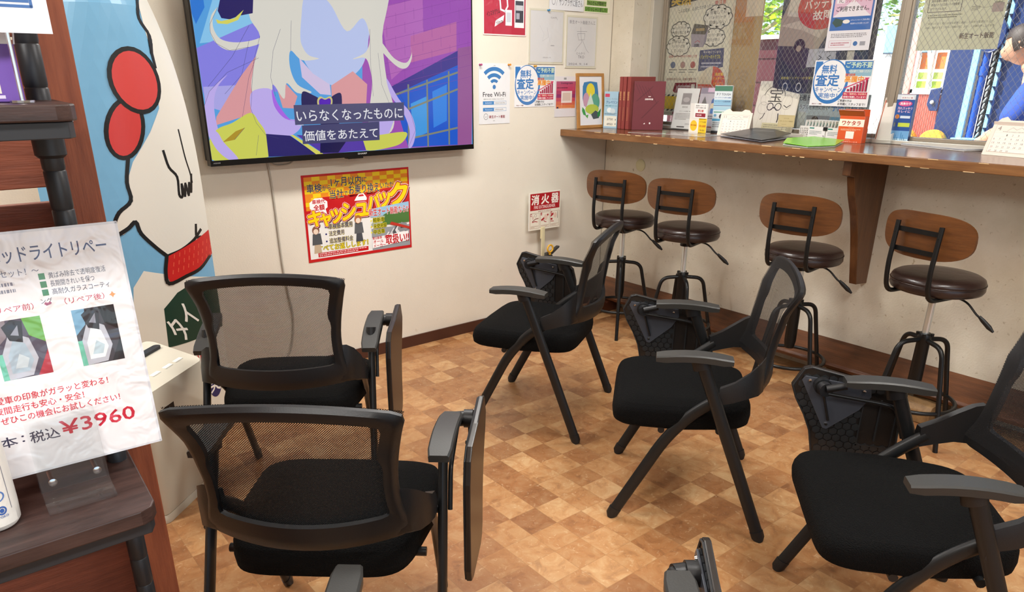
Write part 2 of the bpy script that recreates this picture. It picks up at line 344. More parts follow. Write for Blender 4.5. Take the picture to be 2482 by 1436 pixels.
TVART= [('5aa9ec','p',[(0.014,0.692),(0.428,0.721),(0.349,0.005),(0.015,0.025)]),('8fd0fa','p',[(0.125,0.7),(0.428,0.721),(0.41,0.561),(0.155,0.492),(0.023,0.476)]),('2f7fe0','p',[(0.015,0.693),(0.06,0.696),(0.061,0.607),(0.019,0.545),(0.007,0.587)]),('8d88f0','p',[(0.008,0.458),(0.275,0.569),(0.351,0.512),(0.326,0.293),(0.01,0.291)]),('b4b0f4','p',[(0.013,0.314),(0.224,0.323),(0.205,0.178),(0.012,0.241)]),('a856bd','p',[(0.767,0.745),(1.382,0.787),(1.356,0.024),(0.712,0.026)]),('c06fc4','p',[(0.846,0.648),(1.081,0.701),(1.078,0.471),(0.89,0.341)]),('c76fae','p',[(1.006,0.533),(1.273,0.606),(1.27,0.475),(1.001,0.417)]),('4b3c96','p',[(0.861,0.299),(1.277,0.475),(1.275,0.398),(0.892,0.266)]),('2b62d8','p',[(0.892,0.272),(1.276,0.409),(1.266,0.026),(0.967,0.03)]),('4aa4f0','p',[(0.991,0.232),(1.083,0.264),(1.083,0.094),(0.997,0.068)]),('3f8df0','p',[(1.119,0.286),(1.207,0.319),(1.202,0.147),(1.12,0.115)]),('a2609f','p',[(1.278,0.486),(1.369,0.5),(1.356,0.024),(1.266,0.026)]),('8a8f80','l',[(0.982,0.32),(0.97,0.024)]),('8a8f80','l',[(1.09,0.341),(1.084,0.024)]),('8a8f80','l',[(1.22,0.38),(1.213,0.029)]),('8a8f80','l',[(0.976,0.207),(1.273,0.296)]),('8a8f80','l',[(0.976,0.069),(1.268,0.11)]),('8a8f80','l',[(0.899,0.272),(1.275,0.375)]),('8a459f','t',[(0.858,0.648),(1.379,0.777)]),('8a459f','t',[(0.855,0.601),(1.378,0.726)]),('8a459f','t',[(0.852,0.553),(1.377,0.675)]),('8a459f','t',[(0.849,0.505),(1.376,0.624)]),('8a459f','t',[(0.845,0.456),(1.376,0.572)]),('8a459f','t',[(0.842,0.407),(1.375,0.519)]),('8a459f','t',[(0.839,0.357),(1.374,0.466)]),('8a459f','t',[(0.836,0.307),(1.373,0.413)]),('8a459f','t',[(0.832,0.256),(1.372,0.359)]),('8a459f','t',[(0.884,0.665),(0.883,0.62)]),('8a459f','t',[(0.982,0.689),(0.981,0.643)]),('8a459f','t',[(1.082,0.714),(1.082,0.668)]),('8a459f','t',[(1.185,0.739),(1.186,0.693)]),('8a459f','t',[(1.291,0.765),(1.293,0.718)]),('8a459f','t',[(0.93,0.629),(0.929,0.583)]),('8a459f','t',[(1.029,0.653),(1.029,0.607)]),('8a459f','t',[(1.131,0.677),(1.132,0.631)]),('8a459f','t',[(1.236,0.703),(1.237,0.655)]),('8a459f','t',[(1.345,0.729),(1.346,0.681)]),('8a459f','t',[(0.878,0.569),(0.877,0.524)]),('8a459f','t',[(0.977,0.592),(0.976,0.546)]),('8a459f','t',[(1.078,0.616),(1.078,0.569)]),('8a459f','t',[(1.182,0.64),(1.182,0.593)]),('8a459f','t',[(1.289,0.665),(1.29,0.617)]),('8a459f','t',[(0.924,0.532),(0.923,0.486)]),('8a459f','t',[(1.024,0.555),(1.024,0.508)]),('8a459f','t',[(1.127,0.578),(1.128,0.531)]),('8a459f','t',[(1.234,0.602),(1.234,0.554)]),('8a459f','t',[(1.343,0.627),(1.344,0.578)]),('8a459f','t',[(0.872,0.472),(0.871,0.425)]),('8a459f','t',[(0.971,0.494),(0.971,0.447)]),('8a459f','t',[(1.073,0.516),(1.073,0.469)]),('8a459f','t',[(1.178,0.539),(1.179,0.491)]),('8a459f','t',[(1.287,0.563),(1.288,0.514)]),('8a459f','t',[(0.918,0.433),(0.918,0.386)]),('8a459f','t',[(1.019,0.455),(1.019,0.407)]),('8a459f','t',[(1.123,0.477),(1.124,0.428)]),('8a459f','t',[(1.231,0.5),(1.231,0.45)]),('8a459f','t',[(1.341,0.523),(1.343,0.473)]),('8a459f','t',[(0.866,0.373),(0.865,0.325)]),('8a459f','t',[(0.966,0.394),(0.965,0.345)]),('8a459f','t',[(1.069,0.415),(1.069,0.366)]),('8a459f','t',[(1.175,0.437),(1.175,0.387)]),('8a459f','t',[(1.284,0.459),(1.285,0.409)]),('c2d0fb','p',[(0.444,0.722),(0.804,0.747),(0.78,0.511),(0.763,0.444),(0.734,0.393),(0.675,0.347),(0.624,0.315),(0.571,0.321),(0.495,0.366),(0.451,0.434),(0.426,0.514)]),('dccdf0','p',[(0.437,0.429),(0.495,0.366),(0.571,0.321),(0.573,0.276),(0.521,0.281),(0.442,0.351)]),('e7a3a8','p',[(0.043,0.165),(0.05,0.198),(0.177,0.36),(0.248,0.435),(0.209,0.208)]),('e7a3a8','p',[(0.305,0.389),(0.412,0.273),(0.389,0.223),(0.34,0.227)]),('e7a3a8','p',[(0.577,0.316),(0.69,0.377),(0.76,0.321),(0.747,0.226),(0.575,0.229)]),('e6e3d9','p',[(0.272,0.71),(0.481,0.725),(0.471,0.628),(0.451,0.515),(0.46,0.468),(0.485,0.439),(0.529,0.427),(0.449,0.42),(0.401,0.457),(0.391,0.39),(0.417,0.322),(0.481,0.289),(0.413,0.287),(0.368,0.327),(0.35,0.263),(0.308,0.322),(0.292,0.284),(0.212,0.294),(0.24,0.417),(0.273,0.51),(0.237,0.589)]),('e6e3d9','p',[(0.481,0.725),(0.878,0.752),(0.853,0.528),(0.864,0.347),(0.895,0.212),(0.876,0.108),(0.755,0.079),(0.765,0.215),(0.785,0.32),(0.778,0.393),(0.756,0.434),(0.694,0.428),(0.764,0.46),(0.787,0.526),(0.756,0.599),(0.674,0.542),(0.612,0.636),(0.575,0.671)]),('e6e3d9','p',[(0.113,0.61),(0.088,0.569),(0.087,0.526),(0.115,0.491),(0.193,0.485),(0.299,0.515),(0.447,0.609),(0.297,0.497),(0.221,0.467),(0.139,0.452),(0.089,0.477),(0.071,0.516),(0.073,0.547),(0.085,0.582)]),('e6e3d9','p',[(0.79,0.561),(0.849,0.502),(0.909,0.436),(0.974,0.416),(1.006,0.454),(1.004,0.486),(1.008,0.438),(0.979,0.395),(0.933,0.395),(0.87,0.441),(0.811,0.506)]),('c8b6fa','p',[(0.212,0.294),(0.295,0.303),(0.308,0.235),(0.352,0.184),(0.418,0.172),(0.408,0.136),(0.36,0.108),(0.309,0.101),(0.251,0.117),(0.215,0.168),(0.198,0.227)]),('b36df2','p',[(0.3,0.303),(0.32,0.244),(0.368,0.178),(0.412,0.172),(0.346,0.182),(0.303,0.235)]),('c8b6fa','p',[(0.117,0.36),(0.071,0.314),(0.048,0.254),(0.047,0.174),(0.066,0.096),(0.118,0.027),(0.081,0.024),(0.028,0.074),(0.004,0.147),(0.006,0.231),(0.035,0.296)]),('c8b6fa','p',[(0.864,0.347),(0.925,0.255),(0.989,0.188),(1.013,0.108),(0.995,0.04),(0.967,0.027),(0.978,0.109),(0.942,0.2),(0.885,0.266)]),('c8b6fa','p',[(0.761,0.161),(0.892,0.157),(0.846,0.07),(0.754,0.063)]),('262168','p',[(0.149,0.702),(0.272,0.71),(0.253,0.595),(0.196,0.583),(0.155,0.568),(0.122,0.571),(0.111,0.597)]),('e3df67','p',[(0.099,0.566),(0.12,0.56),(0.175,0.573),(0.217,0.606),(0.189,0.567),(0.143,0.55),(0.104,0.551)]),('d9dd60','p',[(0.008,0.104),(0.048,0.15),(0.112,0.172),(0.194,0.21),(0.226,0.173),(0.252,0.122),(0.252,0.026),(0.015,0.025)]),('b99a2e','p',[(0.061,0.096),(0.122,0.138),(0.163,0.151),(0.113,0.104)]),('c8b6fa','p',[(0.046,0.136),(0.066,0.096),(0.118,0.027),(0.081,0.023),(0.036,0.064),(0.01,0.123),(0.006,0.161)]),('d9dd60','p',[(0.717,0.087),(0.808,0.094),(0.957,0.101),(0.934,0.054),(0.857,0.033),(0.732,0.028)]),('262170','p',[(0.252,0.122),(0.36,0.11),(0.484,0.02),(0.252,0.026)]),('e3df67','p',[(0.361,0.113),(0.377,0.112),(0.514,0.022),(0.478,0.022)]),('5a3fb0','p',[(0.389,0.112),(0.717,0.081),(0.732,0.028),(0.514,0.022)]),('cfe0fa','p',[(0.406,0.223),(0.46,0.196),(0.427,0.151),(0.399,0.152)]),('26225e','p',[(0.436,0.29),(0.486,0.277),(0.518,0.256),(0.515,0.22),(0.46,0.191),(0.43,0.207)]),('26225e','p',[(0.565,0.255),(0.591,0.278),(0.624,0.28),(0.619,0.202),(0.605,0.166),(0.567,0.209)]),('1b1a52','p',[(0.518,0.22),(0.583,0.219),(0.628,0.069),(0.587,0.025),(0.496,0.028)]),('d8cf86','p',[(0.504,0.256),(0.52,0.271),(0.542,0.263),(0.567,0.271),(0.578,0.255),(0.568,0.224),(0.537,0.204),(0.507,0.226)]),('5a1fc0','p',[(0.512,0.253),(0.525,0.263),(0.542,0.257),(0.563,0.263),(0.57,0.251),(0.561,0.227),(0.538,0.214),(0.515,0.23)]),('4a4a78','t',[(0.273,0.51),(0.235,0.417),(0.21,0.294)]),('4a4a78','t',[(0.365,0.54),(0.323,0.455),(0.3,0.351),(0.313,0.274)]),('4a4a78','t',[(0.417,0.575),(0.401,0.457)]),('4a4a78','t',[(0.79,0.556),(0.784,0.393),(0.788,0.268)]),('4a4a78','t',[(0.826,0.456),(0.836,0.32),(0.894,0.184)]),('4a4a78','t',[(0.225,0.494),(0.177,0.36),(0.097,0.286)]),('4a4a78','t',[(0.247,0.431),(0.206,0.351),(0.158,0.194)]),('4a4a78','t',[(0.163,0.151),(0.113,0.104)]),('4a4a78','t',[(0.219,0.119),(0.198,0.035)]),('4a4a78','t',[(0.113,0.61),(0.073,0.547),(0.071,0.516),(0.089,0.477),(0.139,0.452),(0.221,0.467)]),('4a4a78','t',[(0.232,0.549),(0.146,0.429),(0.032,0.314)]),('4a4a78','t',[(0.212,0.294),(0.198,0.227),(0.215,0.168),(0.251,0.117),(0.309,0.101)]),('4a4a78','t',[(0.967,0.027),(1.013,0.108),(0.989,0.188),(0.902,0.32)]),('4a4a78','t',[(0.007,0.241),(0.035,0.296),(0.118,0.369),(0.257,0.426)]),('55557c','p',[(0.39,0.237),(0.953,0.239),(0.95,0.156),(0.389,0.154)]),('4d4d78','p',[(0.42,0.151),(0.812,0.155),(0.808,0.071),(0.416,0.071)])]
# ------------------------------------------------------------------ room shell
M_WALL = mat('cream_wallpaper', 'e6dfd0', .8, noise=.05, nscale=3, bump=.10, bscale=160)
M_WALL2 = mat('stained_grey_wallpaper', 'ddd5c4', .8, col2='cbc1ac', nscale=2.2, bump=.15, bscale=120)
def specks(m, c, scale, lo, hi, amt):
    n = m.node_tree.nodes; L = m.node_tree.links; b = n['Principled BSDF']; src = b.inputs['Base Color'].links[0].from_socket
    tc = n.new('ShaderNodeTexCoord'); t = n.new('ShaderNodeTexNoise'); t.inputs['Scale'].default_value = scale; t.inputs['Detail'].default_value = 5; t.inputs['Distortion'].default_value = .6; L.new(tc.outputs['Object'], t.inputs[0])
    r = n.new('ShaderNodeValToRGB'); r.color_ramp.elements[0].position = lo; r.color_ramp.elements[0].color = (0, 0, 0, 1); r.color_ramp.elements[1].position = hi; r.color_ramp.elements[1].color = (amt, amt, amt, 1); L.new(t.outputs[0], r.inputs[0])
    mx = n.new('ShaderNodeMix'); mx.data_type = 'RGBA'; mx.inputs[7].default_value = lin(c); L.new(r.outputs[0], mx.inputs[0]); L.new(src, mx.inputs[6]); L.new(mx.outputs[2], b.inputs['Base Color'])
specks(M_WALL2, '9a8768', 48, .64, .74, .7); specks(M_WALL, 'b5a283', 30, .70, .80, .35)
M_CEIL = mat('ceiling_board', 'f0ede6', .85)
M_BASE = mat('brown_baseboard', '4a2a1e', .45)
M_ALU = mat('brownish_aluminium', '9b9080', .42, metal=.35)
M_ALU2 = mat('pale_aluminium', 'c9c4b8', .4, metal=.3)

def floor_mat():
    m = bpy.data.materials.new('vinyl_floor_tiles'); m.use_nodes = True; n = m.node_tree.nodes; L = m.node_tree.links; b = n['Principled BSDF']
    tc = n.new('ShaderNodeTexCoord'); mp = n.new('ShaderNodeMapping'); L.new(tc.outputs['Object'], mp.inputs[0])
    T = .1145; mp.inputs['Location'].default_value = (1.333/T+40, .074/T+40, 0); mp.inputs['Scale'].default_value = (1/T, 1/T, 1)
    fl = n.new('ShaderNodeVectorMath'); fl.operation = 'FLOOR'; L.new(mp.outputs[0], fl.inputs[0])
    wn = n.new('ShaderNodeTexWhiteNoise'); wn.noise_dimensions = '2D'; L.new(fl.outputs[0], wn.inputs[0])
    # mostly a chequer: (i+j)%2 blended with noise
    sp = n.new('ShaderNodeSeparateXYZ'); L.new(fl.outputs[0], sp.inputs[0])
    ad = n.new('ShaderNodeMath'); ad.operation = 'ADD'; L.new(sp.outputs[0], ad.inputs[0]); L.new(sp.outputs[1], ad.inputs[1])
    md = n.new('ShaderNodeMath'); md.operation = 'MODULO'; md.inputs[1].default_value = 2; L.new(ad.outputs[0], md.inputs[0])
    mb = n.new('ShaderNodeMath'); mb.operation = 'MULTIPLY_ADD'; mb.inputs[1].default_value = .27; L.new(md.outputs[0], mb.inputs[0])
    ms = n.new('ShaderNodeMath'); ms.operation = 'MULTIPLY'; ms.inputs[1].default_value = .73; L.new(wn.outputs[0], ms.inputs[0]); L.new(ms.outputs[0], mb.inputs[2])
    cr = n.new('ShaderNodeValToRGB'); e = cr.color_ramp.elements
    e[0].position = 0; e[0].color = lin('9c7450'); e[1].position = 1; e[1].color = lin('caa87c')
    x = e.new(.35); x.color = lin('a97f57'); x = e.new(.6); x.color = lin('b89064')
    L.new(mb.outputs[0], cr.inputs[0])
    # mottled stone print, shifted per tile
    sc = n.new('ShaderNodeVectorMath'); sc.operation = 'MULTIPLY_ADD'; sc.inputs[1].default_value = (7.3, 3.1, 5.7); L.new(fl.outputs[0], sc.inputs[0]); L.new(tc.outputs['Object'], sc.inputs[2])
    nz = n.new('ShaderNodeTexNoise'); nz.inputs['Scale'].default_value = 17; nz.inputs['Detail'].default_value = 8; nz.inputs['Roughness'].default_value = .62; nz.inputs['Distortion'].default_value = .7; L.new(sc.outputs[0], nz.inputs[0])
    r2_ = n.new('ShaderNodeValToRGB'); r2_.color_ramp.elements[0].position = .32; r2_.color_ramp.elements[0].color = lin('a97c5c'); r2_.color_ramp.elements[1].position = .7; r2_.color_ramp.elements[1].color = lin('ffffff')
    q = r2_.color_ramp.elements.new(.46); q.color = lin('e2bd9a')
    L.new(nz.outputs[0], r2_.inputs[0])
    mx = n.new('ShaderNodeMix'); mx.data_type = 'RGBA'; mx.blend_type = 'MULTIPLY'; mx.inputs[0].default_value = .62
    L.new(cr.outputs[0], mx.inputs[6]); L.new(r2_.outputs[0], mx.inputs[7])
    # pale scuffs and worn specks
    sn = n.new('ShaderNodeTexNoise'); sn.inputs['Scale'].default_value = 55; sn.inputs['Detail'].default_value = 6; sn.inputs['Distortion'].default_value = 1.2; L.new(tc.outputs['Object'], sn.inputs[0])
    sr = n.new('ShaderNodeValToRGB'); sr.color_ramp.elements[0].position = .60; sr.color_ramp.elements[0].color = (0, 0, 0, 1); sr.color_ramp.elements[1].position = .74; sr.color_ramp.elements[1].color = (.34, .34, .34, 1)
    L.new(sn.outputs[0], sr.inputs[0]); mw_ = n.new('ShaderNodeMix'); mw_.data_type = 'RGBA'; mw_.inputs[7].default_value = lin('e2c9a0'); L.new(sr.outputs[0], mw_.inputs[0]); L.new(mx.outputs[2], mw_.inputs[6]); mx = mw_
    # grout
    fr = n.new('ShaderNodeVectorMath'); fr.operation = 'FRACTION'; L.new(mp.outputs[0], fr.inputs[0])
    s2 = n.new('ShaderNodeSeparateXYZ'); L.new(fr.outputs[0], s2.inputs[0])
    mi = n.new('ShaderNodeMath'); mi.operation = 'MINIMUM'; L.new(s2.outputs[0], mi.inputs[0]); L.new(s2.outputs[1], mi.inputs[1])
    lt = n.new('ShaderNodeMath'); lt.operation = 'LESS_THAN'; lt.inputs[1].default_value = .014; L.new(mi.outputs[0], lt.inputs[0])
    lm = n.new('ShaderNodeMath'); lm.operation = 'MULTIPLY'; lm.inputs[1].default_value = .6; L.new(lt.outputs[0], lm.inputs[0])
    m2 = n.new('ShaderNodeMix'); m2.data_type = 'RGBA'; m2.inputs[7].default_value = lin('8f6a45'); L.new(lm.outputs[0], m2.inputs[0]); L.new(mx.outputs[2], m2.inputs[6])
    L.new(m2.outputs[2], b.inputs['Base Color'])
    b.inputs['Roughness'].default_value = .32; b.inputs['Specular IOR Level'].default_value = .45
    nb = n.new('ShaderNodeTexNoise'); nb.inputs['Scale'].default_value = 35; L.new(tc.outputs['Object'], nb.inputs[0])
    bp = n.new('ShaderNodeBump'); bp.inputs['Strength'].default_value = .08; bp.inputs['Distance'].default_value = .01; L.new(nb.outputs[0], bp.inputs['Height']); L.new(bp.outputs[0], b.inputs['Normal'])
    return m
def struct(name, boxes, m, **k):
    bm = B()
    for b_ in boxes: box(bm, *b_)
    return tag(obj(name, bm, m, **k), kind='structure')
XL, YF, ZC = -6.5, -7.0, 2.42
struct('floor', [(XL, YF, -.08, .0, 0, 0)], floor_mat())
struct('ceiling', [(XL-.1, YF-.1, ZC, .4, .1, ZC+.1)], M_CEIL)
struct('wall_back', [(XL-.1, 0, -.08, .3, .12, ZC)], M_WALL)
struct('wall_left', [(XL-.12, YF, -.08, XL, 0, ZC)], M_WALL)
struct('wall_front', [(XL-.1, YF-.12, -.08, -5.2, YF, ZC), (-1, YF-.12, -.08, .3, YF, ZC), (-5.2, YF-.12, -.08, -1, YF, .4), (-5.2, YF-.12, 2.3, -1, YF, ZC)], M_WALL)
# window wall: low wall, pier beside the corner, lintel, far pier
struct('wall_right', [(0, YF, -.08, .3, 0, 1.084), (0, -.165, 1.084, .3, 0, ZC), (0, YF, 2.1, .3, -.165, ZC), (0, YF, 1.084, .3, -3.05, 2.1)], M_WALL2)
struct('baseboard_back', [(-6.5, -.009, 0, -.0, -.0005, .062)], M_BASE)
# wallpaper seam in the corner, its crease shade painted as a thin dark strip
struct('corner_shade_strip_1', [(-.003, -.003, .18, -.0005, -.0005, 1.08), (-.003, -.003, 1.13, -.0005, -.0005, 2.4)], mat('corner_seam_shade', '8f8676', .8))
# window 1: frame, mullions, wired panes
def win():
    bm = B()
    for b_ in [(.14, -.19, 1.124, .27, -.165, 2.1), (.14, -3.05, 2.07, .27, -.19, 2.1), (.14, -3.05, 1.124, .27, -.19, 1.142), (.14, -3.05, 1.142, .27, -3.02, 2.07)]: box(bm, *b_)
    w = tag(obj('window_1', bm, M_ALU2, bevel=.002), kind='structure')
    bm = B()
    for y0, y1, x0, x1 in [(-.222, -.19, .225, .255), (-1.62, -1.575, .225, .255), (-1.66, -1.612, .175, .212), (-3.02, -2.985, .175, .212)]:
        box(bm, x0, y0, 1.142, x1, y1, 2.07); box(bm, x0-.004, y0+.012, 1.142, x0, y1-.01, 2.07)
    for y0, y1, x0, x1 in [(-1.575, -.222, .225, .255), (-2.985, -1.66, .175, .212)]:
        box(bm, x0, y0, 1.142, x1, y1, 1.158); box(bm, x0, y0, 2.04, x1, y1, 2.07)
    obj('window_frame', bm, M_ALU, w, bevel=.002)
    for y0, y1, x in [(-1.575, -.222, .24), (-2.985, -1.66, .192)]:
        bm = B(); box(bm, x-.002, y0, 1.158, x+.002, y1, 2.04); obj('window_pane', bm, GLASS, w)
win()
def win2():
    bm = B()
    for x in (-5.2, -3.85, -2.45, -1.05): box(bm, x, -7.08, .4, x+.05, -7.03, 2.3)
    box(bm, -5.2, -7.08, .4, -1, -7.03, .45); box(bm, -5.2, -7.08, 2.25, -1, -7.03, 2.3)
    w = tag(obj('window_2', bm, M_ALU2), kind='structure')
win2()
for x, y in LAMPS:
    t = empty('ceiling_light', (x, y, ZC), label='long white fluorescent ceiling fixture at %.1f m from the screen wall' % -y, cat='ceiling light', group='ceiling lights')
    t['label'] = 'white fluorescent ceiling light above the waiting room chairs'
    bm = B(); box(bm, -.63, -.14, -.02, .63, .14, -.0005); obj('housing', bm, mat('white_metal', 'eeeeee', .4), t)

# wooden counter under the window, its bracket, the foot rest
def wood(name, c1, c2, rough=.3, sc=(1, 12, 12), ns=4, coat=0, bump=.05):
    return mat(name, c1, rough, col2=c2, nscale=ns, stretch=sc, coat=coat, bump=bump, bscale=30)
M_COUNTER = wood('counter_wood', '7d5433', '62402a', .16, (9, .8, 9), 5)
M_CEDGE = wood('counter_edge_wood', '8a6038', '6b4526', .35, (9, .8, 9), 6)
ct = empty('wooden_counter', (-.2, -3.2, 1.09), label='long brown wooden window counter with worn front edge', cat='counter')
bm = B(); box(bm, -.19, -3.25, .0, .1985, 3.199, .033); box(bm, .1985, -3.25, 0, .49, 3.033, .033)
obj('worktop', bm, M_COUNTER, ct, bevel=.003)
bm = B(); box(bm, -.196, -3.25, -.004, -.1905, 3.199, .033); obj('front_edge', bm, M_CEDGE, ct, bevel=.003)
# worn chips along the front edge
bm = B(); rnd = random.Random(3)
for i in range(46):
    y = rnd.uniform(-.5, 2.9); l = rnd.uniform(.01, .05); z = rnd.choice((.0315, .0315, -.003)); h = rnd.uniform(.0015, .004)
    box(bm, -.1968, y, z-h/2, -.1955, y+l, z+h/2)
o = obj('worn_chips', bm, mat('bare_wood_chips', 'd8b98a', .7), ct); o['kind'] = 'stuff'
M_BRK = wood('bracket_wood', '6c4527', '53321b', .35, (10, 10, 1.2), 4)
prof = [(-.345, 1.084), (-.345, 1.022), (-.30, 1.012), (-.268, .93), (-.215, .84), (-.175, .74), (-.14, .63), (-.105, .505), (-.001, .495), (-.001, 1.084)]
for y in (-1.76, -4.2):
    bm = B(); prism(bm, [(p[0]+.17, p[1]-.79) for p in prof], 1, y, y+.036)
    o = obj('counter_bracket', bm, M_BRK, bevel=.003, loc=(-.17, 0, .79))
    tag(o, 'curved brown wooden bracket under the counter between the two right stools' if y > -2 else 'curved wooden counter bracket outside the right edge beyond the stools', 'bracket')
fr = empty('foot_rest', (-.08, -2.5, .1), label='sloping dark wooden foot rest along the wall under the counter', cat='foot rest')
M_FOOT = wood('footrest_wood', '704428', '4e2c18', .35, (8, 1.0, 8), 4, bump=.2)
bm = B(); prism(bm, [(.079, .082), (.079, .058), (-.075, -.018), (-.082, .0), (-.07, .012)], 1, -3.6, 2.45); obj('board', bm, M_FOOT, fr, bevel=.003)
for y, m_, lab in [(-.226, 'a', None), (-2.25, 'b', 'pale worn wooden block'), (-1.83, 'b', None), (-4.3, 'a', None)]:
    bm = B(); prism(bm, [(-.18, -.1), (-.184, -.04), (-.165, -.015), (-.11, -.012), (-.075, -.0395), (.06, .03), (.06, -.1)], 1, y+2.5, y+2.5+(.07 if m_ == 'a' else .13))
    o = obj('support_block', bm, mat('dark_red_wood', '5c2f1b', .4, noise=.3) if m_ == 'a' else mat('pale_worn_wood', '96744a', .6, col2='6d5030', nscale=20), fr, bevel=.006)
    if lab: o['label'] = lab
# round blank outlet cover on the window wall
bm = B(); lathe(bm, [(.036, 0), (.036, .004), (.031, .007), (.012, .0075)], ax=Matrix.Rotation(R(-90), 4, 'Y'))
tag(obj('outlet_cover', bm, mat('ivory_plastic', 'cdc59c', .5), loc=(-.0005, -.297, .915), smooth=40), 'round ivory outlet cover on the wall below the counter', 'outlet cover')

# ------------------------------------------------------------------ writing-tablet chairs
M_PLA = mat('black_plastic', '131416', .45, bump=.05, bscale=300)
M_ARM = mat('charcoal_armrest_plastic', '2f2f2d', .46, bump=.04, bscale=300)
M_TUBE = mat('black_powder_coated_steel', '1d1e1f', .38, metal=.25, bump=.04, bscale=400)
M_SEAT = mat('black_seat_fabric', '080808', .9, bump=1.0, bscale=330, spec=.16)
M_TAB = mat('dark_tablet_plastic', '241f1c', .32)
M_TABIN = mat('black_tablet_underside', '242628', .4)
M_PLATE = mat('dark_steel_plate', '4a4e57', .4, metal=.3)
M_SCR = mat('bright_screw', 'd8d8d8', .2, metal=1)
def back_y(x, z):
    w = hw(z); s = min(1.15, abs(x)/w)
    T = [(.50, -.236, .062), (.56, -.245, .052), (.65, -.252, .044), (.75, -.262, .034), (.81, -.270, .012), (.87, -.280, .004)]
    z = min(max(z, .50), .87)
    for (a, ya, ca), (b, yb, cb) in zip(T, T[1:]):
        if z <= b:
            t = (z-a)/(b-a); return ya+(yb-ya)*t+(ca+(cb-ca)*t)*s*s
def hw(z):
    T = [(.48, .232), (.52, .226), (.58, .206), (.65, .203), (.72, .212), (.78, .225), (.83, .240), (.9, .252)]
    z = min(max(z, .48), .9)
    for (a, wa), (b, wb) in zip(T, T[1:]):
        if z <= b: t = (z-a)/(b-a); return wa+(wb-wa)*t
def loop(zt, zb, arch_t, arch_b, wf, n=16):
    P = []
    wt, wb = wf(zt), wf(zb)
    for i in range(n): x = -wt+2*wt*i/n; P.append((x, zt+arch_t*(1-(x/wt)**2)))
    for i in range(n): z = zt+(zb-zt)*i/n; P.append((wf(z), z))
    for i in range(n): x = wb-2*wb*i/n; P.append((x, zb-arch_b*(1-(x/wb)**2)))
    for i in range(n): z = zb+(zt-zb)*i/n; P.append((-wf(z), z))
    return P
def relax(P, k=1):
    for _ in range(k): P = [((P[i-1][0]+2*P[i][0]+P[(i+1) % len(P)][0])/4, (P[i-1][1]+2*P[i][1]+P[(i+1) % len(P)][1])/4) for i in range(len(P))]
    return P
